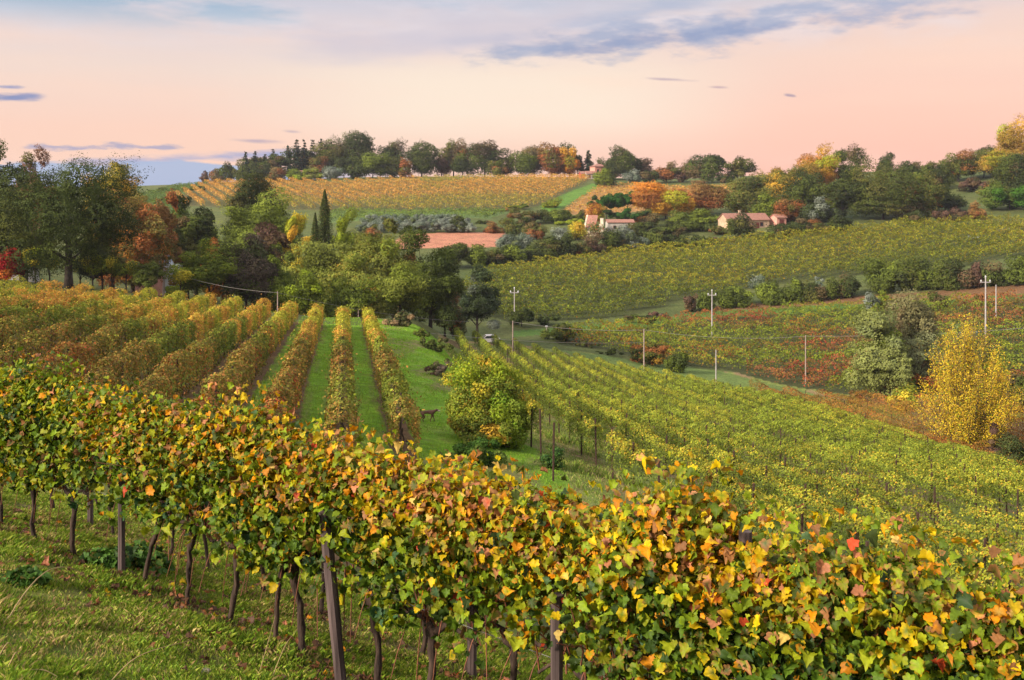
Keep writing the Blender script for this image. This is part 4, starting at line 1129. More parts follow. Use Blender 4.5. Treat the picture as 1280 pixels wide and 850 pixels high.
# right vineyard on metal posts
rpost_me = MB().tube([(0, 0, -.4), (0, 0, 1.0), (0, 0, 2.25)], [.042, .042, .042], 5).mesh('post', M['rpost'])
for k in range(22):
    r = np.random.default_rng(2100 + k)
    q = QR0 + k * SPR
    def P(Y): return np.array(((q - NR[1] * Y) / NR[0], Y))
    strip = k >= 15
    yend = 152 - k * 1.6 if not strip else 142 - (k - 15) * 5
    ystart = 17 + max(0, 3 - k) * 9 + max(0, k - 5) * 1.6
    if strip: ystart = 58
    p0, p1 = P(ystart), P(yend)
    root = empty('vine_row', (p0[0], p0[1], Z1(*p0)))
    lab = ('left-hand outermost vine row of the right vineyard, beside the golden bush tree' if k == 0 else
           (f'{ORD[k]} trellis row of the right vineyard counted from the golden bush tree' if not strip else
            f'{ORD[k - 15]} rusty orange vine row along the valley, counted from the yellow green rows'))
    tag(root, lab, 'vine row', 'rusty rows along the valley' if strip else 'trellis rows of the right vineyard')
    gs = r.uniform(0, 100)
    def gap(t, hh, gs=gs, y0=ystart):
        g = vnoise(t * .45 + gs, t * 0, 5)
        thin = sstep(24, 2, t) * .16
        low = (hh < .9) & (rng.random(len(t)) < .6)
        return (g > .10 + thin) & ~low
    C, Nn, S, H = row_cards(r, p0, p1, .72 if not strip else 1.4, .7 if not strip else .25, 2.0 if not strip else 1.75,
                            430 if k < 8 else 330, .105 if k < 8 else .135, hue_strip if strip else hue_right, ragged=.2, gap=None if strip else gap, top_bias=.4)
    C -= np.array(root.location)
    link('foliage', card_mesh('foliage', C, Nn, S, H, M['foliage']), root)
    for Y in np.arange(ystart - (6 if k < 4 else 0), yend, 4.0 if not strip else 12):
        p = P(Y + r.normal() * .15)
        o = link('post', rpost_me, root, (p[0] - p0[0], p[1] - p0[1], Z1(*p) - root.location.z))
        o.rotation_euler = (r.normal() * .02, r.normal() * .02, 0)
def field(Pg, a, b, spacing, per_m, size, w, z0, z1, huefn, label, group, seed, yr=(150, 520), ragged=.35, name='vine_row'):
    r = np.random.default_rng(seed)
    A = hit(*a, *yr); B = hit(*b, *yr)
    d = norm(B - A); nn = np.array((d[1], -d[0]))
    q = Pg @ nn
    out = []
    for c in np.arange(q.min() + spacing / 2, q.max(), spacing):
        # clip the row line with the polygon
        ts = []
        for i in range(len(Pg)):
            p, s = Pg[i], Pg[(i + 1) % len(Pg)]
            qa, qb = p @ nn - c, s @ nn - c
            if qa * qb < 0:
                f = qa / (qa - qb); ts.append((p + (s - p) * f) @ d)
        ts.sort()
        for t0, t1 in zip(ts[::2], ts[1::2]):
            if t1 - t0 < 4: continue
            p0 = nn * c + d * t0; p1 = nn * c + d * t1
            C, Nn, S, H = row_cards(r, p0, p1, w, z0, z1, per_m, size, huefn, top_bias=.5, ragged=ragged)
            base = np.array((p0[0], p0[1], Z1(*p0)))
            o = link(name, card_mesh(name, C - base, Nn, S, H, M['foliage']), None, base)
            tag(o, label, 'vine row', group); out.append(o)
    return out
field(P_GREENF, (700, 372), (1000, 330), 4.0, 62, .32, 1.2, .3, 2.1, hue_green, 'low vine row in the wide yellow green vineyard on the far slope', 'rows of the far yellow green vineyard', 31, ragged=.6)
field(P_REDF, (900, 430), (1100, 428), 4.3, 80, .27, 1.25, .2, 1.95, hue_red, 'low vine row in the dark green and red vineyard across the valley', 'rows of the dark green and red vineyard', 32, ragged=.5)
field(P_ORANGE, (560, 232), (640, 258), 5.0, 34, .42, 1.5, .3, 2.1, hue_orange, 'distant vine row in the orange vineyard below the ridge', 'rows of the orange hillside vineyard', 33, yr=(250, 520))
field(P_ORANGE2, (800, 240), (900, 240), 4.5, 14, .5, 1.2, .2, 1.4, hue_tan, 'distant row in the tan field right of the orange vineyard', 'rows of the tan field', 34, yr=(250, 520))
field(P_LGREEN, (200, 250), (255, 234), 3.4, 18, .5, 1.3, .2, 1.6, hue_pale, 'distant green row at the left end of the orange vineyard', 'rows of the far left green plot', 35, yr=(250, 520))
field(P_LIGHT, (420, 272), (600, 271), 3.0, 22, .4, 1.1, .2, 1.4, hue_pale, 'low row in the light green plot above the olive grove', 'rows of the light green plot', 36, yr=(250, 460))

# ------------------------------------------------------------------ foreground vine rows
def row_at(px, s0):
    u = (px - CX) / F; Y = s0 / (TN[0] * u + TN[1]); return TD[0] * u * Y + TD[1] * Y
def on_row(t, s0, off=0.):
    p = TN * (s0 + off) + TD * t; return p
# outline of a lobed vine leaf, stalk at the origin, tip at y = 1
_half = [(.09, -.10), (.28, -.17), (.47, -.06), (.45, .12), (.60, .24), (.60, .42), (.46, .50), (.38, .56), (.38, .72), (.24, .78), (.13, .90)]
LEAF = np.array([(0., .0)] + _half + [(0, 1.02)] + [(-x, y) for x, y in _half[::-1]])
LN = len(LEAF) + 1
def leaf_mesh(name, P0, Nn, tip, size, Hc, Hr, mat, r):
    """P0 stalk points, facing, direction of the tip, size, centre and rim colours"""
    n = len(P0)
    Nn = norm(Nn); tp = norm(tip - (tip * Nn).sum(1, keepdims=True) * Nn); sd_ = np.cross(tp, Nn)
    L = np.vstack([[(0, .38)], LEAF])
    x = L[:, 0][None] * r.uniform(.8, 1.15, (n, 1)) * (1 + r.normal(size=(n, LN)) * .05); y = np.broadcast_to(L[:, 1][None], (n, LN)).copy() * (1 + r.normal(size=(n, LN)) * .03)
    fold = r.uniform(-.2, 1.15, (n, 1)); curl = r.uniform(-.4, 1.4, (n, 1)) + (r.random((n, 1)) < .2) * r.uniform(.6, 2.2, (n, 1)) ; wav = r.uniform(0, 6.28, (n, 1))
    z = fold * np.abs(x) * .8 - curl * (y - .3) ** 2 * .9 + .09 * np.sin(x * 9 + y * 7 + wav)
    s = size[:, None]
    V = P0[:, None] + (sd_[:, None] * (x * s)[..., None] + tp[:, None] * (y * s)[..., None] + Nn[:, None] * (z * s)[..., None])
    V = V.reshape(-1, 3)
    m = LN - 1
    i = np.arange(m); tri = np.stack([np.zeros(m, int), i + 1, (i + 1) % m + 1], 1)
    loops = (tri[None] + (np.arange(n) * LN)[:, None, None]).reshape(-1)
    H = np.empty((n, LN, 3)); H[:, 0] = Hc; H[:, 1:] = Hr[:, None] * r.uniform(.85, 1.12, (n, m, 1))
    H[:, 1] = Hc
    tips = np.array([4, 6, 7, 10, 13, 16, 19, 20, 22]); b = (r.random((n, 1, 1)) < .28) * r.uniform(.2, .8, (n, 1, 1))
    H[:, tips] = H[:, tips] * (1 - b) + np.array((.30, .13, .04)) * b
    return mesh_np(name, V, loops, np.full(n * m, 3), mat, H.reshape(-1, 3), True)
LG_D = (.028, .055, .010); LG_M = (.080, .135, .014); LG_B = (.035, .085, .035); LG_Y = (.19, .26, .022); LYL = (.56, .38, .03); LOR = (.58, .22, .025)
LRD = (.42, .05, .03); LBR = (.26, .11, .05); LPK = (.46, .18, .10); LGY = (.26, .28, .025); LPL = (.60, .40, .12)
LGM1 = np.array((.085, .125, .020)); LGM2 = np.array((.42, .26, .03))
def leaf_hues(r, n, t, hf, px):
    """chance of autumn colour rises towards the top of the row"""
    g = vnoise(t * 1.1, hf * 2.5, 5); g2 = vnoise(t * 3.1 + 7, hf * 5, 6)
    right_ = sstep(150, 420, px)
    a = np.clip(-.13 + (.36 + .28 * right_) * sstep(.5, 1.0, hf) + (g - .5) * .6 + .06 + .16 * sstep(.25, .0, hf), 0.05, .8)
    b = np.clip(1 - a, .05, 1)
    a = a * (1 - .35 * sstep(.9, .6, hf)); b = np.clip(1 - a, .05, 1)
    dk = sstep(720, 980, px) * sstep(.85, .6, hf)  # shade low in the right-hand vines, painted as darker green leaves
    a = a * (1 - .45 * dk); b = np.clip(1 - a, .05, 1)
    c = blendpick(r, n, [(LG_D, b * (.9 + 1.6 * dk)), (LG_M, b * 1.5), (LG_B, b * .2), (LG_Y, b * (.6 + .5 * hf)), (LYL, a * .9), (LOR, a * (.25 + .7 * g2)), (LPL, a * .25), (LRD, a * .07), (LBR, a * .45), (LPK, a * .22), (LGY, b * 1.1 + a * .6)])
    rim = c.copy()
    k = r.random(n) < .42 * a + .1
    rim[k] = blendpick(r, k.sum(), [(LOR, 1), (LYL, 1), (LBR, .8), (LG_Y, 1), (LPK, .3)])
    br = r.uniform(.7, 1.25, (n, 1))
    mean = (LGM1 * (1 - a[:, None]) + LGM2 * a[:, None])
    return (c * .88 + mean * .12) * br, (rim * .9 + mean * .1) * br
def blendpick(r, n, wts):
    W_ = np.stack([np.broadcast_to(w, (n,)) for _, w in wts], 1).astype(float); W_ = np.maximum(W_, 1e-6); W_ /= W_.sum(1, keepdims=True)
    c = (W_.cumsum(1) < r.random((n, 1))).sum(1)
    return np.array([c_ for c_, _ in wts])[np.minimum(c, len(wts) - 1)].copy()
def vine(px, s0, label, nleaf, seed, span, group, lsize=.105):
    r = np.random.default_rng(seed)
    t0 = row_at(px, s0); p = on_row(t0, s0); g = Z1(*p)
    root = empty('grapevine', (p[0], p[1], g)); tag(root, label, 'vine', group)
    T3 = np.array((TD[0], TD[1], 0.)); N3 = np.array((TN[0], TN[1], 0.)); U3 = np.array((0, 0, 1.))
    hh = r.uniform(.66, .80); lean = r.normal() * .16
    mb = MB(); n = 11
    ph = r.uniform(0, 6)
    pts = [T3 * (lean * (i / (n - 1)) ** 1.5 + .013 * math.sin(ph + i * .8) + r.normal() * .006) + N3 * (.012 * math.sin(ph * 2 + i * .9) + r.normal() * .006) + U3 * (-.12 + (hh + .12) * i / (n - 1)) for i in range(n)]
    rad = np.array([.042, .032, .027, .024, .026, .022, .025, .023, .028, .040, .036]) * r.uniform(.85, 1.15) * (1 + r.normal(size=n) * .10)
    mb.tube(pts, rad, 8)
    mb.build('trunk', M['vbark'], root, smooth=True)
    head = pts[-1]
    arms = []
    for sg in (-1, 1):
        L = span * r.uniform(.42, .6)
        m = 8
        ap = [head - U3 * .03 + T3 * sg * L * i / (m - 1) + U3 * (.09 * math.sin(i * .45) + r.normal() * .012) + N3 * r.normal() * .02 for i in range(m)]
        MB().tube(ap, np.linspace(.026, .011, m) * (1 + r.normal(size=m) * .14), 6).build('arm', M['vbark'], root, smooth=True)
        arms.append(np.array(ap))
    alla = np.vstack(arms)
    canes = []
    for c in range(13):
        b = alla[r.integers(len(alla))]
        a = r.uniform(-.35, .35); H_ = r.uniform(.6, 1.0); out = r.normal() * .28
        m = 8; f = np.linspace(0, 1, m)[:, None]
        cp = b + U3 * (f * H_ - .25 * abs(out) * f ** 3) + T3 * (a * f + .05 * np.sin(f * 5 + c)) + N3 * out * f ** 1.6 + r.normal(size=(m, 3)) * .012
        if c >= 10: cp = b + U3 * (.25 * np.sin(f * 2.6) - .45 * f ** 2) + T3 * a * f + N3 * (-.25) * f
        MB().tube(cp, np.linspace(.0065, .003, m), 4).build('cane', M['cane'], root)
        canes.append(cp)
    # leaves: on canes, thick over the top and both faces, thinner below
    n = nleaf
    dt = r.uniform(-.62, .62, n) * span * 1.05 + r.normal(size=n) * .05
    tt = t0 + dt
    top = 1.68 + .17 * sstep(-4.2, -2.2, tt) + .30 * (fbm(tt * 1.7, tt * 0 + s0, 15, 3) - .5) * 2
    kind = r.random(n)
    z = np.where(kind < .36, top * r.uniform(.9, 1.03, n), r.uniform(.60, 1.80, n) ** 1.0)
    low = .62 + .35 * vnoise(tt * 1.9, tt * 0 + 3, 16)
    thin = np.clip(.60 + .40 * sstep(1.0, 1.45, z) + .10 * sstep(-3.5, -1.5, tt) - .38 * sstep(.45, .6, fbm(tt * 2.2, z * 2.2, 19, 2)) * (z < 1.35), 0, 1)
    ok = ((z > low) | (r.random(n) < .12)) & (r.random(n) < thin)
    z = np.where(z < .35, .5, z)
    wid = (.34 + .16 * fbm(tt * 1.3, z * 2, 18, 3)) * np.interp(z / top, [0, .35, .6, .85, 1.05], [.45, .6, .85, 1.0, .55])
    face = np.where(r.random(n) < .6, -1, 1)
    lat = np.where(kind < .36, r.uniform(-1, 1, n), face * r.uniform(.35, 1.12, n)) * wid
    # loose shoots above the top
    ns = int(n * .05); sh = r.integers(0, 10)
    z[:ns] = top[:ns] + r.uniform(0, .30, ns)
    dt, z, lat, top, tt = dt[ok], z[ok], lat[ok], top[ok], tt[ok]; n = len(dt)
    C = T3 * dt[:, None] + N3 * lat[:, None]
    gz = Zt(p[0] + C[:, 0], p[1] + C[:, 1]) - g
    C = C + U3 * (z + gz * .5)[:, None]
    hf = np.clip((z - .55) / (top - .55), 0, 1.1)
    Nn = N3 * np.sign(lat)[:, None] * .7 + U3 * (.3 + .6 * sstep(.75, 1.0, hf))[:, None] + r.normal(size=(n, 3)) * .62
    tip = -U3 + N3 * np.sign(lat)[:, None] * .45 + r.normal(size=(n, 3)) * .55
    pxl = CX + F * (p[0] + C[:, 0]) / (p[1] + C[:, 1])
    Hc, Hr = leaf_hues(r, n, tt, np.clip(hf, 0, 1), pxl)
    sz = lsize * r.uniform(.5, 1.35, n) * (1 - .22 * hf)
    link('foliage', leaf_mesh('foliage', C, Nn, tip, sz, Hc, Hr, M['leaf'], r), root)
    return root
V1 = [(-75, 'grapevine cut off by the left edge of the picture'), (4, 'grapevine with a thin stem at the left edge of the picture'),
      (43, 'grapevine with a stem bowed to the right near its foot'), (91, 'grapevine with a straight thin stem left of the slim post'),
      (179, 'grapevine with a knobbly stem just right of the slim post'), (233, 'grapevine with the stem furthest down the slope before the forked one'),
      (288, 'grapevine with a forked dark head above the bare patch'), (340, 'grapevine whose thin stem hides behind hanging yellow leaves'),
      (381, 'grapevine with an S-bent dark stem left of the leaning post'), (474, 'grapevine right of the leaning post with a leaning stem'),
      (539, 'grapevine whose stem slants to the left, between the two thick posts'), (632, 'grapevine with a curved stem left of the dark upright post'),
      (738, 'grapevine with orange top leaves right of the dark upright post'), (835, 'leafy green grapevine between the dark post and the short post top'),
      (935, 'dense grapevine around the short post top'), (1045, 'dense shadowy grapevine right of the short post top'),
      (1165, 'grapevine with pinkish withered leaves near the right edge'), (1310, 'grapevine cut off by the right edge of the picture'), (1500, 'grapevine just beyond the right edge')]
ts = [row_at(p, S_ROW1) for p, _ in V1]
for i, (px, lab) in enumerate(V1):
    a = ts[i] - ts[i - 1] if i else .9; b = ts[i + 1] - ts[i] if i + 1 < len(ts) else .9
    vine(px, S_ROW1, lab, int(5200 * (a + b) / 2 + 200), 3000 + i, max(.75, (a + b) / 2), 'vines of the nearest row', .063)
for i, px in enumerate([-60, -5, 65, 140, 214, 258, 330, 403, 529, 584, 670, 790, 920, 1080, 1260]):
    vine(px, S_ROW2, f'{ORD[i]} grapevine from the left in the second row, behind the nearest row', 900, 3100 + i, 1.0, 'vines of the second row', .10)
def wood_post(px, s0, h, r0, label, lean=(0, 0), z_sink=.3):
    t = row_at(px, s0); p = on_row(t, s0); g = Z1(*p)
    r = np.random.default_rng(int(px))
    n = 7
    pts = [(lean[0] * i / n, lean[1] * i / n, -z_sink + (h + z_sink) * i / (n - 1)) for i in range(n)]
    mb = MB().tube(pts, r0 * (1 + r.normal(size=n) * .04), 9)
    o = mb.build('vineyard_post', M['post'], None, (p[0], p[1], g)); tag(o, label, 'post', 'wooden trellis posts'); return o
wood_post(152, S_ROW1 - .02, 1.75, .035, 'slim wooden trellis post in the nearest row at the left')
wood_post(432, S_ROW1 - .24, 1.36, .046, 'thick grey wooden post leaning to the left in the nearest row', (-.20, .05))
wood_post(696, S_ROW1 - .26, 1.22, .040, 'dark upright wooden post in the middle of the nearest row')
wood_post(932, S_ROW1, 1.86, .040, 'short purplish grey post top poking out of the leaves')
wood_post(113, S_ROW2, 1.7, .04, 'wooden post of the second row at the left')
wood_post(590, S_ROW2, 1.8, .045, 'wooden post of the second row seen between the vine stems')
def wire(s0, h, label):
    T = np.arange(-15, 4, .8); pts = []
    for t in T:
        p = on_row(t, s0); pts.append((p[0], p[1], Z1(*p) + h))
    pts = np.array(pts); pts[:, 2] = np.convolve(np.pad(pts[:, 2], 2, 'edge'), np.ones(5) / 5, 'valid')
    o = MB().tube(pts, .0028, 4).build('trellis_wire', M['wire']); tag(o, label, 'wire', 'trellis wires')
wire(S_ROW1, .76, 'lower trellis wire of the nearest vine row'); wire(S_ROW1, 1.3, 'middle trellis wire of the nearest vine row'); wire(S_ROW1, 1.72, 'upper trellis wire of the nearest vine row')
wire(S_ROW2, .78, 'lower trellis wire of the second vine row'); wire(S_ROW2, 1.4, 'upper trellis wire of the second vine row')

# ------------------------------------------------------------------ grass, litter, stalks
def grass_patch():
    r = np.random.default_rng(91)
    n = 850000
    X = r.uniform(-9.5, 2.8, n); Y = r.uniform(4.2, 17, n)
    s = TN[0] * X + TN[1] * Y
    px = CX + F * X / Y
    dens = fbm(X * 1.6, Y * 1.6, 201, 3)
    dirt = np.minimum(np.abs(s - S_ROW1), np.abs(s - S_ROW2))
    keep = (s < 9.2) & (px > -90) & (px < 960) & (r.random(n) < sstep(.18, .42, dens) * (1 - .8 * sstep(.55, .15, dirt)) + .12)
    X, Y, s, dens = X[keep], Y[keep], s[keep], dens[keep]; n = len(X)
    cl = vnoise(X * 4, Y * 4, 203)
    H = (.018 + .055 * cl ** 1.5 + .022 * r.random(n)) * np.where(dens > .5, 1.2, .8)
    a = r.uniform(0, 2 * np.pi, n); w = r.uniform(.0018, .0042, n)
    base = np.stack([X, Y, Zt(X, Y) - .005], 1)
    dx = np.stack([np.cos(a), np.sin(a), np.zeros(n)], 1)
    le = r.uniform(0, 2 * np.pi, n); lean = np.stack([np.cos(le), np.sin(le), np.zeros(n)], 1) * (H * r.uniform(.2, 1.1, n))[:, None]
    V = np.stack([base - dx * w[:, None], base + dx * w[:, None], base + lean * .45 + np.array((0, 0, 1)) * (H * .75)[:, None] + dx * w[:, None] * .6,
                  base + lean + np.array((0, 0, 1)) * H[:, None]], 1).reshape(-1, 3)
    dry = fbm(X * .9 + 4, Y * .9, 205, 3)
    c = blendpick(r, n, [((.20, .29, .035), 2), ((.13, .21, .03), 1.2), ((.32, .35, .06), 1.6), ((.48, .37, .15), .35 + 1.6 * sstep(.5, .62, dry)), ((.30, .18, .09), .1 + .6 * sstep(.5, .62, dry))])
    Hh = np.repeat(c * r.uniform(.7, 1.25, (n, 1)), 4, 0)
    tag(link('grass', mesh_np('grass', V, np.arange(4 * n), np.full(n, 4), M['blade'], Hh)), 'short patchy green grass on the bank under the vines', None, None, 'stuff')
grass_patch()
def lane_tufts():
    r = np.random.default_rng(93); n = 420000
    Y = 27 + 93 * r.random(n) ** 1.5; X = r.uniform(-1, 1, n)
    X = np.where(r.random(n) < .62, edge_x(Y) - 1 + X * 17, edge_x(Y) + 9 + X * 14)
    qL = NL[0] * X + NL[1] * Y; kk = (QL0 - qL) / SPL
    right = X > edge_x(Y) + 2
    ok = (right | (kk < 7)) & (fbm(X * .9, Y * .9, 210, 3) + .25 * r.random(n) > .55) & (right | (np.abs(kk - np.round(kk)) > .2) | (kk < -.2))
    X, Y, right = X[ok], Y[ok], right[ok]; n = len(X)
    tall = sstep(.55, .7, fbm(X * .5, Y * .5, 211, 3))
    H = np.where(right, .08 + .38 * tall * r.random(n), .03 + .07 * r.random(n) + .10 * tall * (r.random(n) < .3))
    a = r.uniform(0, 6.283, n); w = np.maximum(.012, Y * .00028)
    base = np.stack([X, Y, Zt(X, Y) - .01], 1); dx = np.stack([np.cos(a), np.sin(a), np.zeros(n)], 1) * w[:, None]
    le = r.uniform(0, 6.283, n); lean = np.stack([np.cos(le), np.sin(le), np.zeros(n)], 1) * (H * .5)[:, None]; U = np.array((0, 0, 1.))
    V = np.stack([base - dx, base + dx, base + lean * .5 + U * (H * .7)[:, None] + dx * .6, base + lean + U * H[:, None]], 1).reshape(-1, 3)
    c = np.where(right[:, None], blendpick(r, n, [((.22, .29, .055), 3), ((.15, .21, .035), 2), ((.40, .33, .13), 1.6)]), blendpick(r, n, [((.22, .38, .035), 3), ((.15, .27, .03), 2), ((.28, .30, .06), .8)]))
    tag(link('lane_grass', mesh_np('lane_grass', V, np.arange(4 * n), np.full(n, 4), M['blade'], np.repeat(c * r.uniform(.75, 1.2, (n, 1)), 4, 0))),
        'green grass and weeds in the lanes between the vine rows', None, None, 'stuff')
lane_tufts()
def litter():
    r = np.random.default_rng(92); n = 3600
    t = r.uniform(-14, 2, n); s0 = np.where(r.random(n) < .7, S_ROW1, S_ROW2) + r.normal(size=n) * .55
    P = TN[None] * s0[:, None] + TD[None] * t[:, None]
    C = np.stack([P[:, 0], P[:, 1], Zt(P[:, 0], P[:, 1]) + r.uniform(.01, .05, n)], 1)
    Nn = np.tile((0, 0, 1.), (n, 1)) + r.normal(size=(n, 3)) * .45
    c = blendpick(r, n, [(LBR, 3), (LPK, .3), (LYL, .4), (LOR, .3), ((.12, .06, .035), 5), (LRD, .05)])
    o = link('fallen_leaves', leaf_mesh('fallen_leaves', C, Nn, r.normal(size=(n, 3)), r.uniform(.03, .065, n), c, c * .8, M['leaf'], r))
    tag(o, 'brown and yellow fallen vine leaves under the rows', None, None, 'stuff')
litter()
def stalk(pts, r0, label, name='dry_grass_stalk'):
    P = []
    for px, py, Y in pts:
        P.append(((px - CX) / F * Y, Y, (HY - py) / F * Y))
    P = np.array(P); g = Zt(P[:, 0], P[:, 1])
    P[0, 2] = g[0] - .02
    t = np.linspace(0, 1, 14); k = np.linspace(0, 1, len(P))
    Q = np.stack([np.interp(t, k, P[:, i]) for i in range(3)], 1)
    for _ in range(3): Q[1:-1] = (Q[:-2] + Q[1:-1] * 2 + Q[2:]) / 4
    gq = Zt(Q[:, 0], Q[:, 1]); Q[:, 2] = np.maximum(Q[:, 2], gq + .012)
    o = MB().tube(Q, np.linspace(r0, r0 * .35, 14), 5).build(name, M['straw']); tag(o, label, 'stalk', 'dry stalks on the bank'); return o
stalk([(5, 790, 7.2), (30, 740, 7.4), (60, 708, 7.6), (92, 708, 7.7), (108, 722, 7.8)], .006, 'long arched tan stalk curving over at the left of the bank')
stalk([(132, 842, 6.3), (165, 822, 6.4), (205, 808, 6.5), (238, 801, 6.6)], .004, 'straight pale straw stalk lying up to the right on the grass')
stalk([(2, 850, 6.0), (14, 828, 6.0), (20, 812, 6.0), (24, 826, 6.05)], .007, 'bent dry stalk in the bottom left corner')
stalk([(-5, 848, 6.1), (30, 838, 6.1), (55, 836, 6.1), (72, 846, 6.1)], .006, 'low curled straw stalk in the bottom left corner')
stalk([(-8, 820, 6.2), (10, 800, 6.2), (18, 815, 6.3)], .006, 'thick brown dry stalk at the left edge')
stalk([(322, 840, 7.2), (336, 800, 7.3), (344, 770, 7.4)], .004, 'thin upright dark weed stalk below the forked grapevine')
stalk([(336, 838, 7.1), (356, 806, 7.2), (372, 786, 7.3)], .004, 'slanting thin weed stalk left of the S-bent stem')
def weed_bush(px, py, rad, h, label, seed):
    r = np.random.default_rng(seed)
    x, y = hit(px, py, 5, 30); g = Z1(x, y); n = 170
    a = r.uniform(0, 6.283, n); q = r.random(n) ** .6
    C = np.stack([np.cos(a) * q * rad, np.sin(a) * q * rad, h * (1 - q * q) * r.uniform(.3, 1, n) + .02], 1)
    Nn = np.stack([np.cos(a) * .5, np.sin(a) * .5, np.ones(n)], 1) + r.normal(size=(n, 3)) * .4
    c = blendpick(r, n, [((.06, .12, .022), 3), ((.09, .17, .03), 2), (LG_D, 1)])
    o = link('weed_clump', leaf_mesh('weed_clump', C, Nn, np.stack([np.cos(a), np.sin(a), -.3 * np.ones(n)], 1), r.uniform(.05, .10, n), c, c * 1.1, M['leaf'], r), None, (x, y, g))
    tag(o, label, 'weed')
weed_bush(165, 716, .38, .26, 'dark green low weed clump at the foot of the knobbly grapevine', 5)
weed_bush(128, 712, .22, .16, 'smaller weed clump left of the dark green one', 6)
weed_bush(28, 735, .16, .10, 'tiny weed clump on the grass at the left', 7)
def stone(px, py, d, label):
    r = np.random.default_rng(int(px)); x, y = hit(px, py, 4.5, 30)
    import bmesh
    bm = bmesh.new(); bmesh.ops.create_icosphere(bm, subdivisions=3, radius=1)
    k = r.normal(size=(3, 3))
    for v in bm.verts:
        f = 1 + .12 * math.sin(v.co @ Vector(k[0]) * 2) + .08 * math.sin(v.co @ Vector(k[1]) * 4)
        v.co = Vector((v.co.x * d * .5 * f, v.co.y * d * .42 * f, v.co.z * d * .28 * f))
    me = bpy.data.meshes.new('stone'); bm.to_mesh(me); bm.free(); me.materials.append(M['stone'])
    me.polygons.foreach_set('use_smooth', np.ones(len(me.polygons), bool))
    tag(link('stone', me, None, (x, y, Z1(x, y) + d * .12)), label, 'stone')
stone(257, 845, .075, 'small pale stone in the grass at the bottom')
stone(27, 786, .05, 'tiny grey stone in the grass at the left')

# ------------------------------------------------------------------ utility poles and cables
def pole(px, ytop, Y, rad, mat, label, cross=False, foot=None):
    loc = at(px, Y); h = (HY - ytop) / F * Y - loc.z
    root = empty('utility_pole', loc); tag(root, label, 'pole', 'utility poles')
    MB().tube([(0, 0, -.8), (0, 0, h * .5), (0, 0, h)], [rad * 1.2, rad, rad * .8], 8).build('shaft', M[mat], root)
    if cross:
        MB().box((0, 0, h - .75), (1.7, .12, .12)).build('crossarm', M[mat], root)
        for dx in (-.72, 0, .72):
            z = h - .69 if dx else h
            MB().tube([(dx, 0, z), (dx, 0, z + .12), (dx, 0, z + .34)], [.09, .15, .08], 8).build('insulator', M['insul'], root)
    return loc + Vector((0, 0, h))
tp = {}
tp[0] = pole(347, 364, 109, .06, 'pole', 'thin utility pole behind the vine rows in front of the dusky tree')
pole(448, 374, 122, .06, 'pole', 'thin utility pole half hidden by the big olive gold tree')
tp[1] = pole(641, 401, 142, .09, 'pole', 'plain utility pole at the top corner of the right vineyard')
tp[2] = pole(805, 411, 146, .1, 'pole', 'plain utility pole in the middle, left of the rust and green bush')
tp[3] = pole(1007, 419, 150, .09, 'pole', 'short plain utility pole standing in the dark red vineyard')
pole(895, 437, 142, .08, 'cpole', 'short grey pole at the near edge of the dark red vineyard')
pole(643, 361, 192, .1, 'cpole', 'crossarm pole above the plain one at the far end of the right vineyard', True)
pole(890, 364, 190, .12, 'cpole', 'crossarm pole with white insulators left of the slope hedge', True)
pole(1232, 347, 160, .12, 'cpole', 'tallest crossarm pole at the right above the yellow tree', True)
pole(1245, 356, 178, .1, 'cpole', 'plain pale pole just right of the tallest crossarm pole')
tp[9] = pole(1440, 392, 150, .14, 'pole', 'plain utility pole beyond the right edge')
tp[8] = pole(205, 336, 118, .1, 'pole', 'utility pole hidden among the trees near the pink shed')
def cable(a, b, sag, label, rad=.035):
    t = np.linspace(0, 1, 24)[:, None]
    P = np.array(a)[None] * (1 - t) + np.array(b)[None] * t; P[:, 2] -= (4 * sag * t * (1 - t))[:, 0]
    tag(MB().tube(P, rad, 5).build('overhead_cable', M['cable']), label, 'cable', 'overhead cables')
dz = Vector((0, 0, -.15))
cable(tp[8] + dz, tp[0] + dz, .5, 'overhead cable in front of the trees left of the thin pole', .014)
cable(tp[0] + dz, tp[1] + dz, 1.0, 'overhead cable sweeping across the central belt of trees', .014)
cable(tp[1] + dz, tp[2] + dz, .5, 'overhead cable between the two plain poles of the right vineyard', .026)
cable(tp[2] + dz, tp[3] + dz, .7, 'overhead cable from the middle pole to the pole in the red vineyard', .026)
cable(tp[3] + dz, tp[9] + dz, .9, 'overhead cable passing above the willows at the right', .026)
cable(tp[0] + Vector((0, 0, -2.2)), tp[2] + Vector((0, 0, -2.0)), 1.2, 'lower thin overhead cable crossing the valley end', .022)
def marker(px, py, label, Yr=(120, 330), h=1.4):
    x, y = hit(px, py, *Yr); z = Z1(x, y)
    root = empty('marker_post', (x, y, z)); tag(root, label, 'post')
    MB().box((0, 0, h / 2 - .2), (.14, .14, h + .4)).build('shaft', M['stone'], root)
    MB().box((0, 0, h + .12), (.42, .3, .24)).build('cap', M['insul'], root)
marker(683, 419, 'tiny gate post with a pale cap on the grass track')

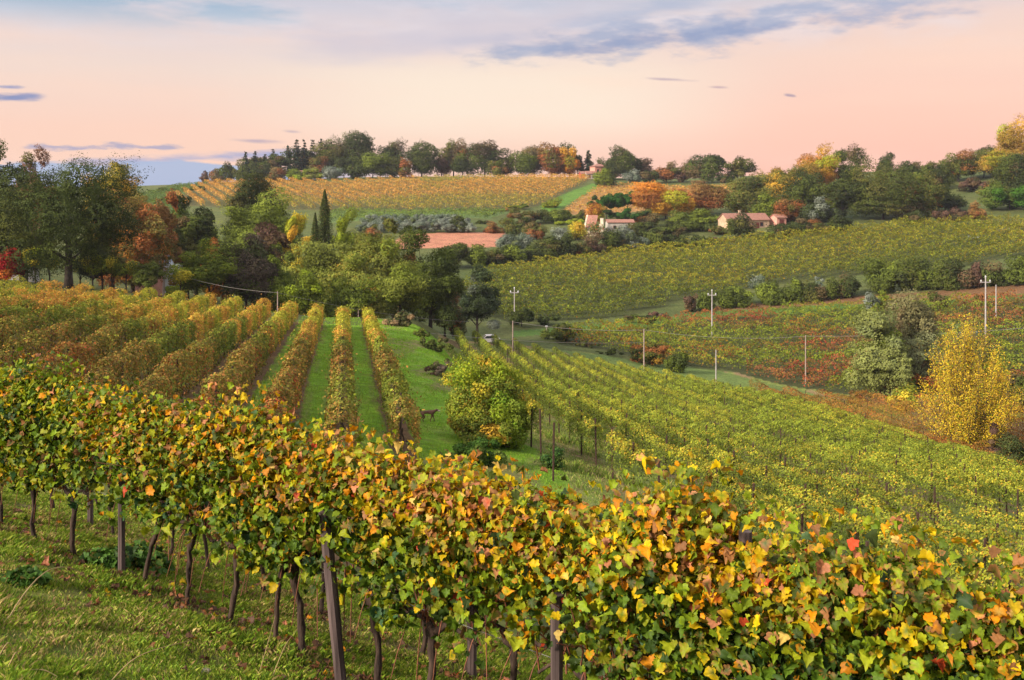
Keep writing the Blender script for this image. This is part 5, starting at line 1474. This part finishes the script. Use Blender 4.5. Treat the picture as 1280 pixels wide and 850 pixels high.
# ------------------------------------------------------------------ buildings
def house(px, ybase, w, d, hw, hr, wall, roof, label, rz=0., Y=None, wins=(), door=None, chim=None, name='farmhouse', over=.3, gable_x=True, eave=None):
    """walls w x d x hw with a pitched roof hr high whose ridge runs along the length; wins: (x, z, w, h) on the face towards the camera"""
    if Y is None: x, y = hit(px, ybase, 150, 520)
    else: x, y = (px - CX) / F * Y, Y
    z = Z1(x, y)
    root = empty(name, (x, y, z), rz); tag(root, label, 'house')
    y0, y1 = 0, d
    mb = MB().prism([(y0, -1.5), (y1, -1.5), (y1, hw), ((y0 + y1) / 2, hw + hr), (y0, hw)], -w / 2, w / 2)
    mb.build('wall', M[wall], root)
    o = over; th = .16; sl = hr / (d / 2)
    rm = MB()
    for sg in (1, -1):
        ym = (y0 + y1) / 2
        ye = ym - sg * (d / 2 + o); ze = hw - o * sl
        rm.prism([(ym, hw + hr + .02), (ym, hw + hr + .02 + th), (ye, ze + .02 + th), (ye, ze + .02)][::sg], -w / 2 - o, w / 2 + o)
    rt = rm.build('roof', M[roof], root)
    for (wx, wz, ww, wh) in wins:
        wf = MB().box((wx, y0 - .03, wz), (ww, .1, wh)).build('window', M['shutter'], root)
        MB().box((wx, y0 - .10, wz), (ww * .7, .03, wh * .8)).build('pane', M['glass'], wf)
    if door:
        MB().box((door[0], y0 - .04, door[3] / 2 - .02), (door[2], .12, door[3])).build('door', M['shutter'], root)
    if chim:
        c = MB().box((chim[0], chim[1], hw + hr + .2), (.6, .6, 1.5)); c.box((chim[0], chim[1], hw + hr + 1.02), (.8, .8, .14)); c.build('chimney', M[wall], rt)
    return root
# long stucco house on the right slope
house(936, 287, 15, 6.0, 3.0, 1.9, 'peach', 'tile', 'long low stucco house with a faded red tile roof, half hidden by a dark tree', rz=.32, Y=314, name='farmhouse',
      wins=((-5, 1.6, 1.0, 1.2), (1.6, 1.6, 1.1, 1.3), (4.6, 1.6, 1.1, 1.3)), door=(3.1, 0, 1.2, 2.2), chim=(-1.5, 3.0))
house(977, 287, 3.4, 4, 2.6, .9, 'pink', 'tile', 'small lean-to with a dark doorway at the right end of the long stucco house', rz=.32, Y=316, door=(0, 0, 1.6, 2.1), name='shed')
# cream ruined house among the pines
def ruin():
    x, y = (747 - CX) / F * 312, 312; z = Z1(x, y)
    root = empty('ruined_house', (x, y, z - 1.6), -.35); tag(root, 'cream ruined house with a steep gable and creeper on its broken roof', 'house')
    m = MB(); m.prism([(0, -2), (5.5, -2), (5.5, 4.6), (2.75, 8.2), (0, 4.6)], -4.4, -3.9); m.prism([(0, -2), (5.5, -2), (5.5, 4.2), (0, 3.8)], 1.4, 1.8)
    m.box((-1.2, .15, .6), (5.4, .4, 5.2)); m.box((1.0, .15, 4.2), (1.2, .4, 2.4)); m.box((-1.2, 5.3, .6), (5.4, .4, 6.2))
    m.build('wall', M['cream'], root)
    rf = MB().prism([(0, 4.4), (0, 4.65), (2.7, 8.1), (2.7, 7.9)], -3.88, -.6); rf.build('roof', M['tile'], root)
    MB().box((.3, -.1, 1.5), (1.3, .16, 2.2)).build('door', M['shutter'], root)
    MB().box((1.0, 1.8, 5.9), (1.0, 1.0, 2.6)).build('chimney', M['cream'], root)
    r = np.random.default_rng(8)
    C = r.normal(size=(420, 3)) * np.array((1.5, .5, 1.0)) + np.array((-.9, -.2, 3.9))
    H = pal_pick(r, MIX + [(RUST, 2)], 420)
    link('creeper', card_mesh('creeper', C, r.normal(size=(420, 3)) + (0, -1, .5), .5, H, M['foliage']), root)
ruin()
house(776, 289, 8.5, 4, 3.2, .8, 'white', 'tile', 'low pale outbuilding with a small dark window right of the cream ruin', rz=.1, Y=320, wins=((-2, 1.7, .9, 1.0), (2.2, 1.7, .8, .9)), name='outbuilding')
# houses on the ridge
def pink_house():
    x, y = (751 - CX) / F * 492, 492; z = Z1(x, y)
    root = empty('villa', (x, y, z - .5), .3); tag(root, 'square pink two storey house with a low hipped roof on the ridge', 'house')
    MB().box((0, 3, 3.0), (6.6, 6.6, 7.4)).build('wall', M['pink'], root)
    V = [(-3.9, -.9, 6.7), (3.9, -.9, 6.7), (3.9, 6.9, 6.7), (-3.9, 6.9, 6.7), (-.6, 3, 8.1), (.6, 3, 8.1)]
    MB().add(V, [(0, 1, 5, 4), (1, 2, 5), (2, 3, 4, 5), (3, 0, 4), (3, 2, 1, 0)]).build('roof', M['tile'], root)
    for wx in (-1.7, 1.7):
        for wz in (1.6, 4.6):
            w_ = MB().box((wx, -.33, wz), (1.0, .12, 1.5)).build('window', M['shutter'], root)
            MB().box((wx, -.41, wz), (.7, .04, 1.2)).build('pane', M['glass'], w_)
pink_house()
house(739, 221, 4.6, 5, 2.6, 1.2, 'white', 'tile', 'small white house with an arched dark opening beside the square pink one', rz=.2, Y=486, wins=((-.8, 1.3, .9, 1.5), (1.0, 1.3, .9, 1.5)), name='cottage')
house(731, 221, 4.0, 4, 2.4, 1.0, 'redw', 'tile', 'low red walled outbuilding left of the small white house', rz=.2, Y=488, name='outbuilding')
house(382, 208, 8.5, 6, 3.4, 1.3, 'white', 'tile', 'white villa with three dark windows among the ridge conifers', rz=-.15, Y=500, wins=((-2.6, 1.9, 1.1, 1.5), (0, 1.9, 1.1, 1.5), (2.7, 1.9, 1.1, 1.5)), name='villa')
house(371, 208, 4.5, 5, 3.0, .9, 'white', 'slate', 'low white annex with a flat dark porch left of the white villa', rz=-.1, Y=498, wins=((-.8, 1.4, 1.4, 2.0),), name='annex')
# shed and plastic covered store behind the left vineyard
def near_shed():
    Y = 150
    x = (191 - CX) / F * Y; z = (HY - 352) / F * Y
    root = empty('shed', (x, Y, Z1(x, Y)), .75); tag(root, 'small pink shed with a grey gable roof behind the round tree', 'shed')
    g = z - Z1(x, Y)
    top = (HY - 329) / F * Y - Z1(x, Y)
    MB().prism([(-1.5, -.4), (1.5, -.4), (1.5, top), (0, top + 1.2), (-1.5, top)], -2.2, 2.2).build('wall', M['pink'], root)
    rm = MB()
    for sg in (1, -1):
        rm.prism([(0, top + 1.22), (0, top + 1.34), (-sg * 1.8, top - .1), (-sg * 1.8, top - .22)][::sg], -2.5, 2.5)
    rm.build('roof', M['slate'], root)
    MB().box((-2.22, 0, top * .5), (.06, .8, 1.6)).build('door', M['shutter'], root)
    x = (216 - CX) / F * 146; zb = Z1(x, 146); t2 = (HY - 330) / F * 146 - zb
    root = empty('storage_shelter', (x, 146, zb), .2); tag(root, 'rounded shelter covered in pale plastic sheet beside the pink shed', 'shelter')
    a = np.linspace(0, np.pi, 10); prof = [(-1.2 * math.cos(t), t2 - 1.2 + 1.2 * math.sin(t)) for t in a]
    MB().prism([(-1.2, -.3)] + prof + [(1.2, -.3)], -1.25, 1.25).build('cover', M['sheet'], root)
    MB().box((-1.29, 0, t2 * .4), (.05, .9, 1.4)).build('opening', M['rubber'], root)  # flat black panel painting the dark inside, no hole in the cover
near_shed()
def oak_shed():
    Y = 124; x = (29 - CX) / F * Y; z = Z1(x, Y)
    root = empty('shed', (x, Y, z), .1); tag(root, 'small dark roofed shed with a lilac grey wall in the shade of the oak', 'shed')
    MB().box((0, 0, .9), (3.0, 2.4, 2.4)).build('wall', M['sheet'], root)
    MB().box((0, 0, 2.2), (3.6, 3.0, .16)).build('roof', M['slate'], root)
    MB().box((.4, -1.22, .75), (.9, .06, 1.7)).build('door', M['rubber'], root)
oak_shed()

# ------------------------------------------------------------------ parked car at the end of the valley road
def car():
    Y = 158; x, z = (611 - CX) / F * Y, 0; z = Z1(x, Y)
    zt = (HY - 424.5) / F * Y
    base = zt - 1.35
    root = empty('parked_car', (x, Y, max(z, base)), .12); tag(root, 'small pale car parked side-on behind the right vineyard', 'car')
    b = MB()
    prof = [(-1.75, .35), (-1.78, .72), (-1.55, .86), (-.95, .92), (-.45, 1.36), (.85, 1.38), (1.45, .95), (1.72, .88), (1.75, .35)]
    n = len(prof)
    V = [(px_, -.78, pz) for px_, pz in prof] + [(px_, .78, pz) for px_, pz in prof]
    b.add(V, [tuple(range(n)), tuple(range(n, 2 * n))[::-1]] + [(i, n + i, n + (i + 1) % n, (i + 1) % n) for i in range(n)])
    b.build('body', M['cpaint'], root)
    for sy in (-.79, .79):
        g = MB().add([(-.82, sy, .94), (1.25, sy, .96), (.8, sy, 1.3), (-.42, sy, 1.3)], [(0, 1, 2, 3)]); g.build('side_window', M['glass'], root)
        for wx in (-1.1, 1.1):
            th = np.linspace(0, 2 * np.pi, 17)[:-1]
            w_ = MB().tube([(wx, sy - .09, .32), (wx, sy + .09, .32)], .32, 14).build('wheel', M['rubber'], root)
            MB().tube([(wx, sy * 1.13 - .01, .32), (wx, sy * 1.13 + .01, .32)], .17, 10).build('rim', M['insul'], w_)
    MB().add([(-.93, -.66, .95), (-.93, .66, .95), (-.49, .6, 1.34), (-.49, -.6, 1.34)], [(0, 1, 2, 3)]).build('windscreen', M['glass'], root)
car()

# ------------------------------------------------------------------ brown dog on the grass lane
def dog():
    x, y = hit(535, 529, 30, 80); z = Z1(x, y)
    root = empty('dog', (x, y, z), 0.0); tag(root, 'dark brown dog with a pale muzzle walking on the grass lane', 'dog')
    J = {'pel': (-.26, 0, .47, .085), 'b1': (-.10, 0, .50, .085), 'b2': (.08, 0, .50, .10), 'sh': (.22, 0, .48, .105), 'nk': (.34, 0, .55, .062), 'hd': (.43, 0, .60, .068), 'mz': (.53, 0, .55, .036), 'ns': (.58, 0, .53, .024),
         't1': (-.36, 0, .50, .026), 't2': (-.48, 0, .56, .018), 't3': (-.58, 0, .66, .012)}
    E = [('pel', 'b1'), ('b1', 'b2'), ('b2', 'sh'), ('sh', 'nk'), ('nk', 'hd'), ('hd', 'mz'), ('mz', 'ns'), ('pel', 't1'), ('t1', 't2'), ('t2', 't3')]
    for s, sy, f in (('l', .075, .08), ('r', -.075, -.10)):
        J['a' + s] = (.22, sy, .38, .055); J['b' + s] = (.22 + f * .4, sy, .26, .034); J['c' + s] = (.22 + f, sy, .10, .022); J['d' + s] = (.25 + f, sy, .025, .024)
        E += [('sh', 'a' + s), ('a' + s, 'b' + s), ('b' + s, 'c' + s), ('c' + s, 'd' + s)]
        J['e' + s] = (-.25, sy, .38, .062); J['f' + s] = (-.20 - f * .5, sy, .26, .042); J['g' + s] = (-.33 - f * .7, sy, .15, .024); J['h' + s] = (-.31 - f, sy, .05, .02); J['i' + s] = (-.27 - f, sy, .022, .024)
        E += [('pel', 'e' + s), ('e' + s, 'f' + s), ('f' + s, 'g' + s), ('g' + s, 'h' + s), ('h' + s, 'i' + s)]
    K = list(J); me = bpy.data.meshes.new('body')
    me.from_pydata([J[k][:3] for k in K], [(K.index(a), K.index(b)) for a, b in E], [])
    o = link('body', me, root)
    sk = o.modifiers.new('skin', 'SKIN'); sk.use_smooth_shade = True
    for i, k in enumerate(K):
        v = me.skin_vertices[0].data[i]; v.radius = (J[k][3], J[k][3]); v.use_root = (k == 'pel')
    ss = o.modifiers.new('sub', 'SUBSURF'); ss.levels = ss.render_levels = 2
    me.materials.append(M['coat'])
    for sy in (-.05, .05):
        MB().tube([(.40, sy, .65), (.385, sy * 1.7, .61), (.40, sy * 1.9, .54)], [.012, .028, .008], 6).build('ear', M['coat'], root, smooth=True)
    MB().tube([(.47, 0, .572), (.53, 0, .55), (.588, 0, .53)], [.05, .042, .026], 8).build('muzzle', M['muzzle'], root, smooth=True)
dog()

# ------------------------------------------------------------------ evening air
def haze():
    m, nt = new_mat('evening_haze')
    v = nt.nodes.new('ShaderNodeVolumePrincipled')
    v.inputs['Color'].default_value = (.86, .84, .95, 1); v.inputs['Density'].default_value = .00009
    v.inputs['Anisotropy'].default_value = .2
    o = nt.nodes.new('ShaderNodeOutputMaterial'); nt.links.new(v.outputs[0], o.inputs['Volume'])
    o_ = MB().box((0, 0, -27), (2040, 2040, 126)).build('haze', m)
    tag(o_, 'thin lilac evening haze over the valley', None, None, 'stuff')
haze()
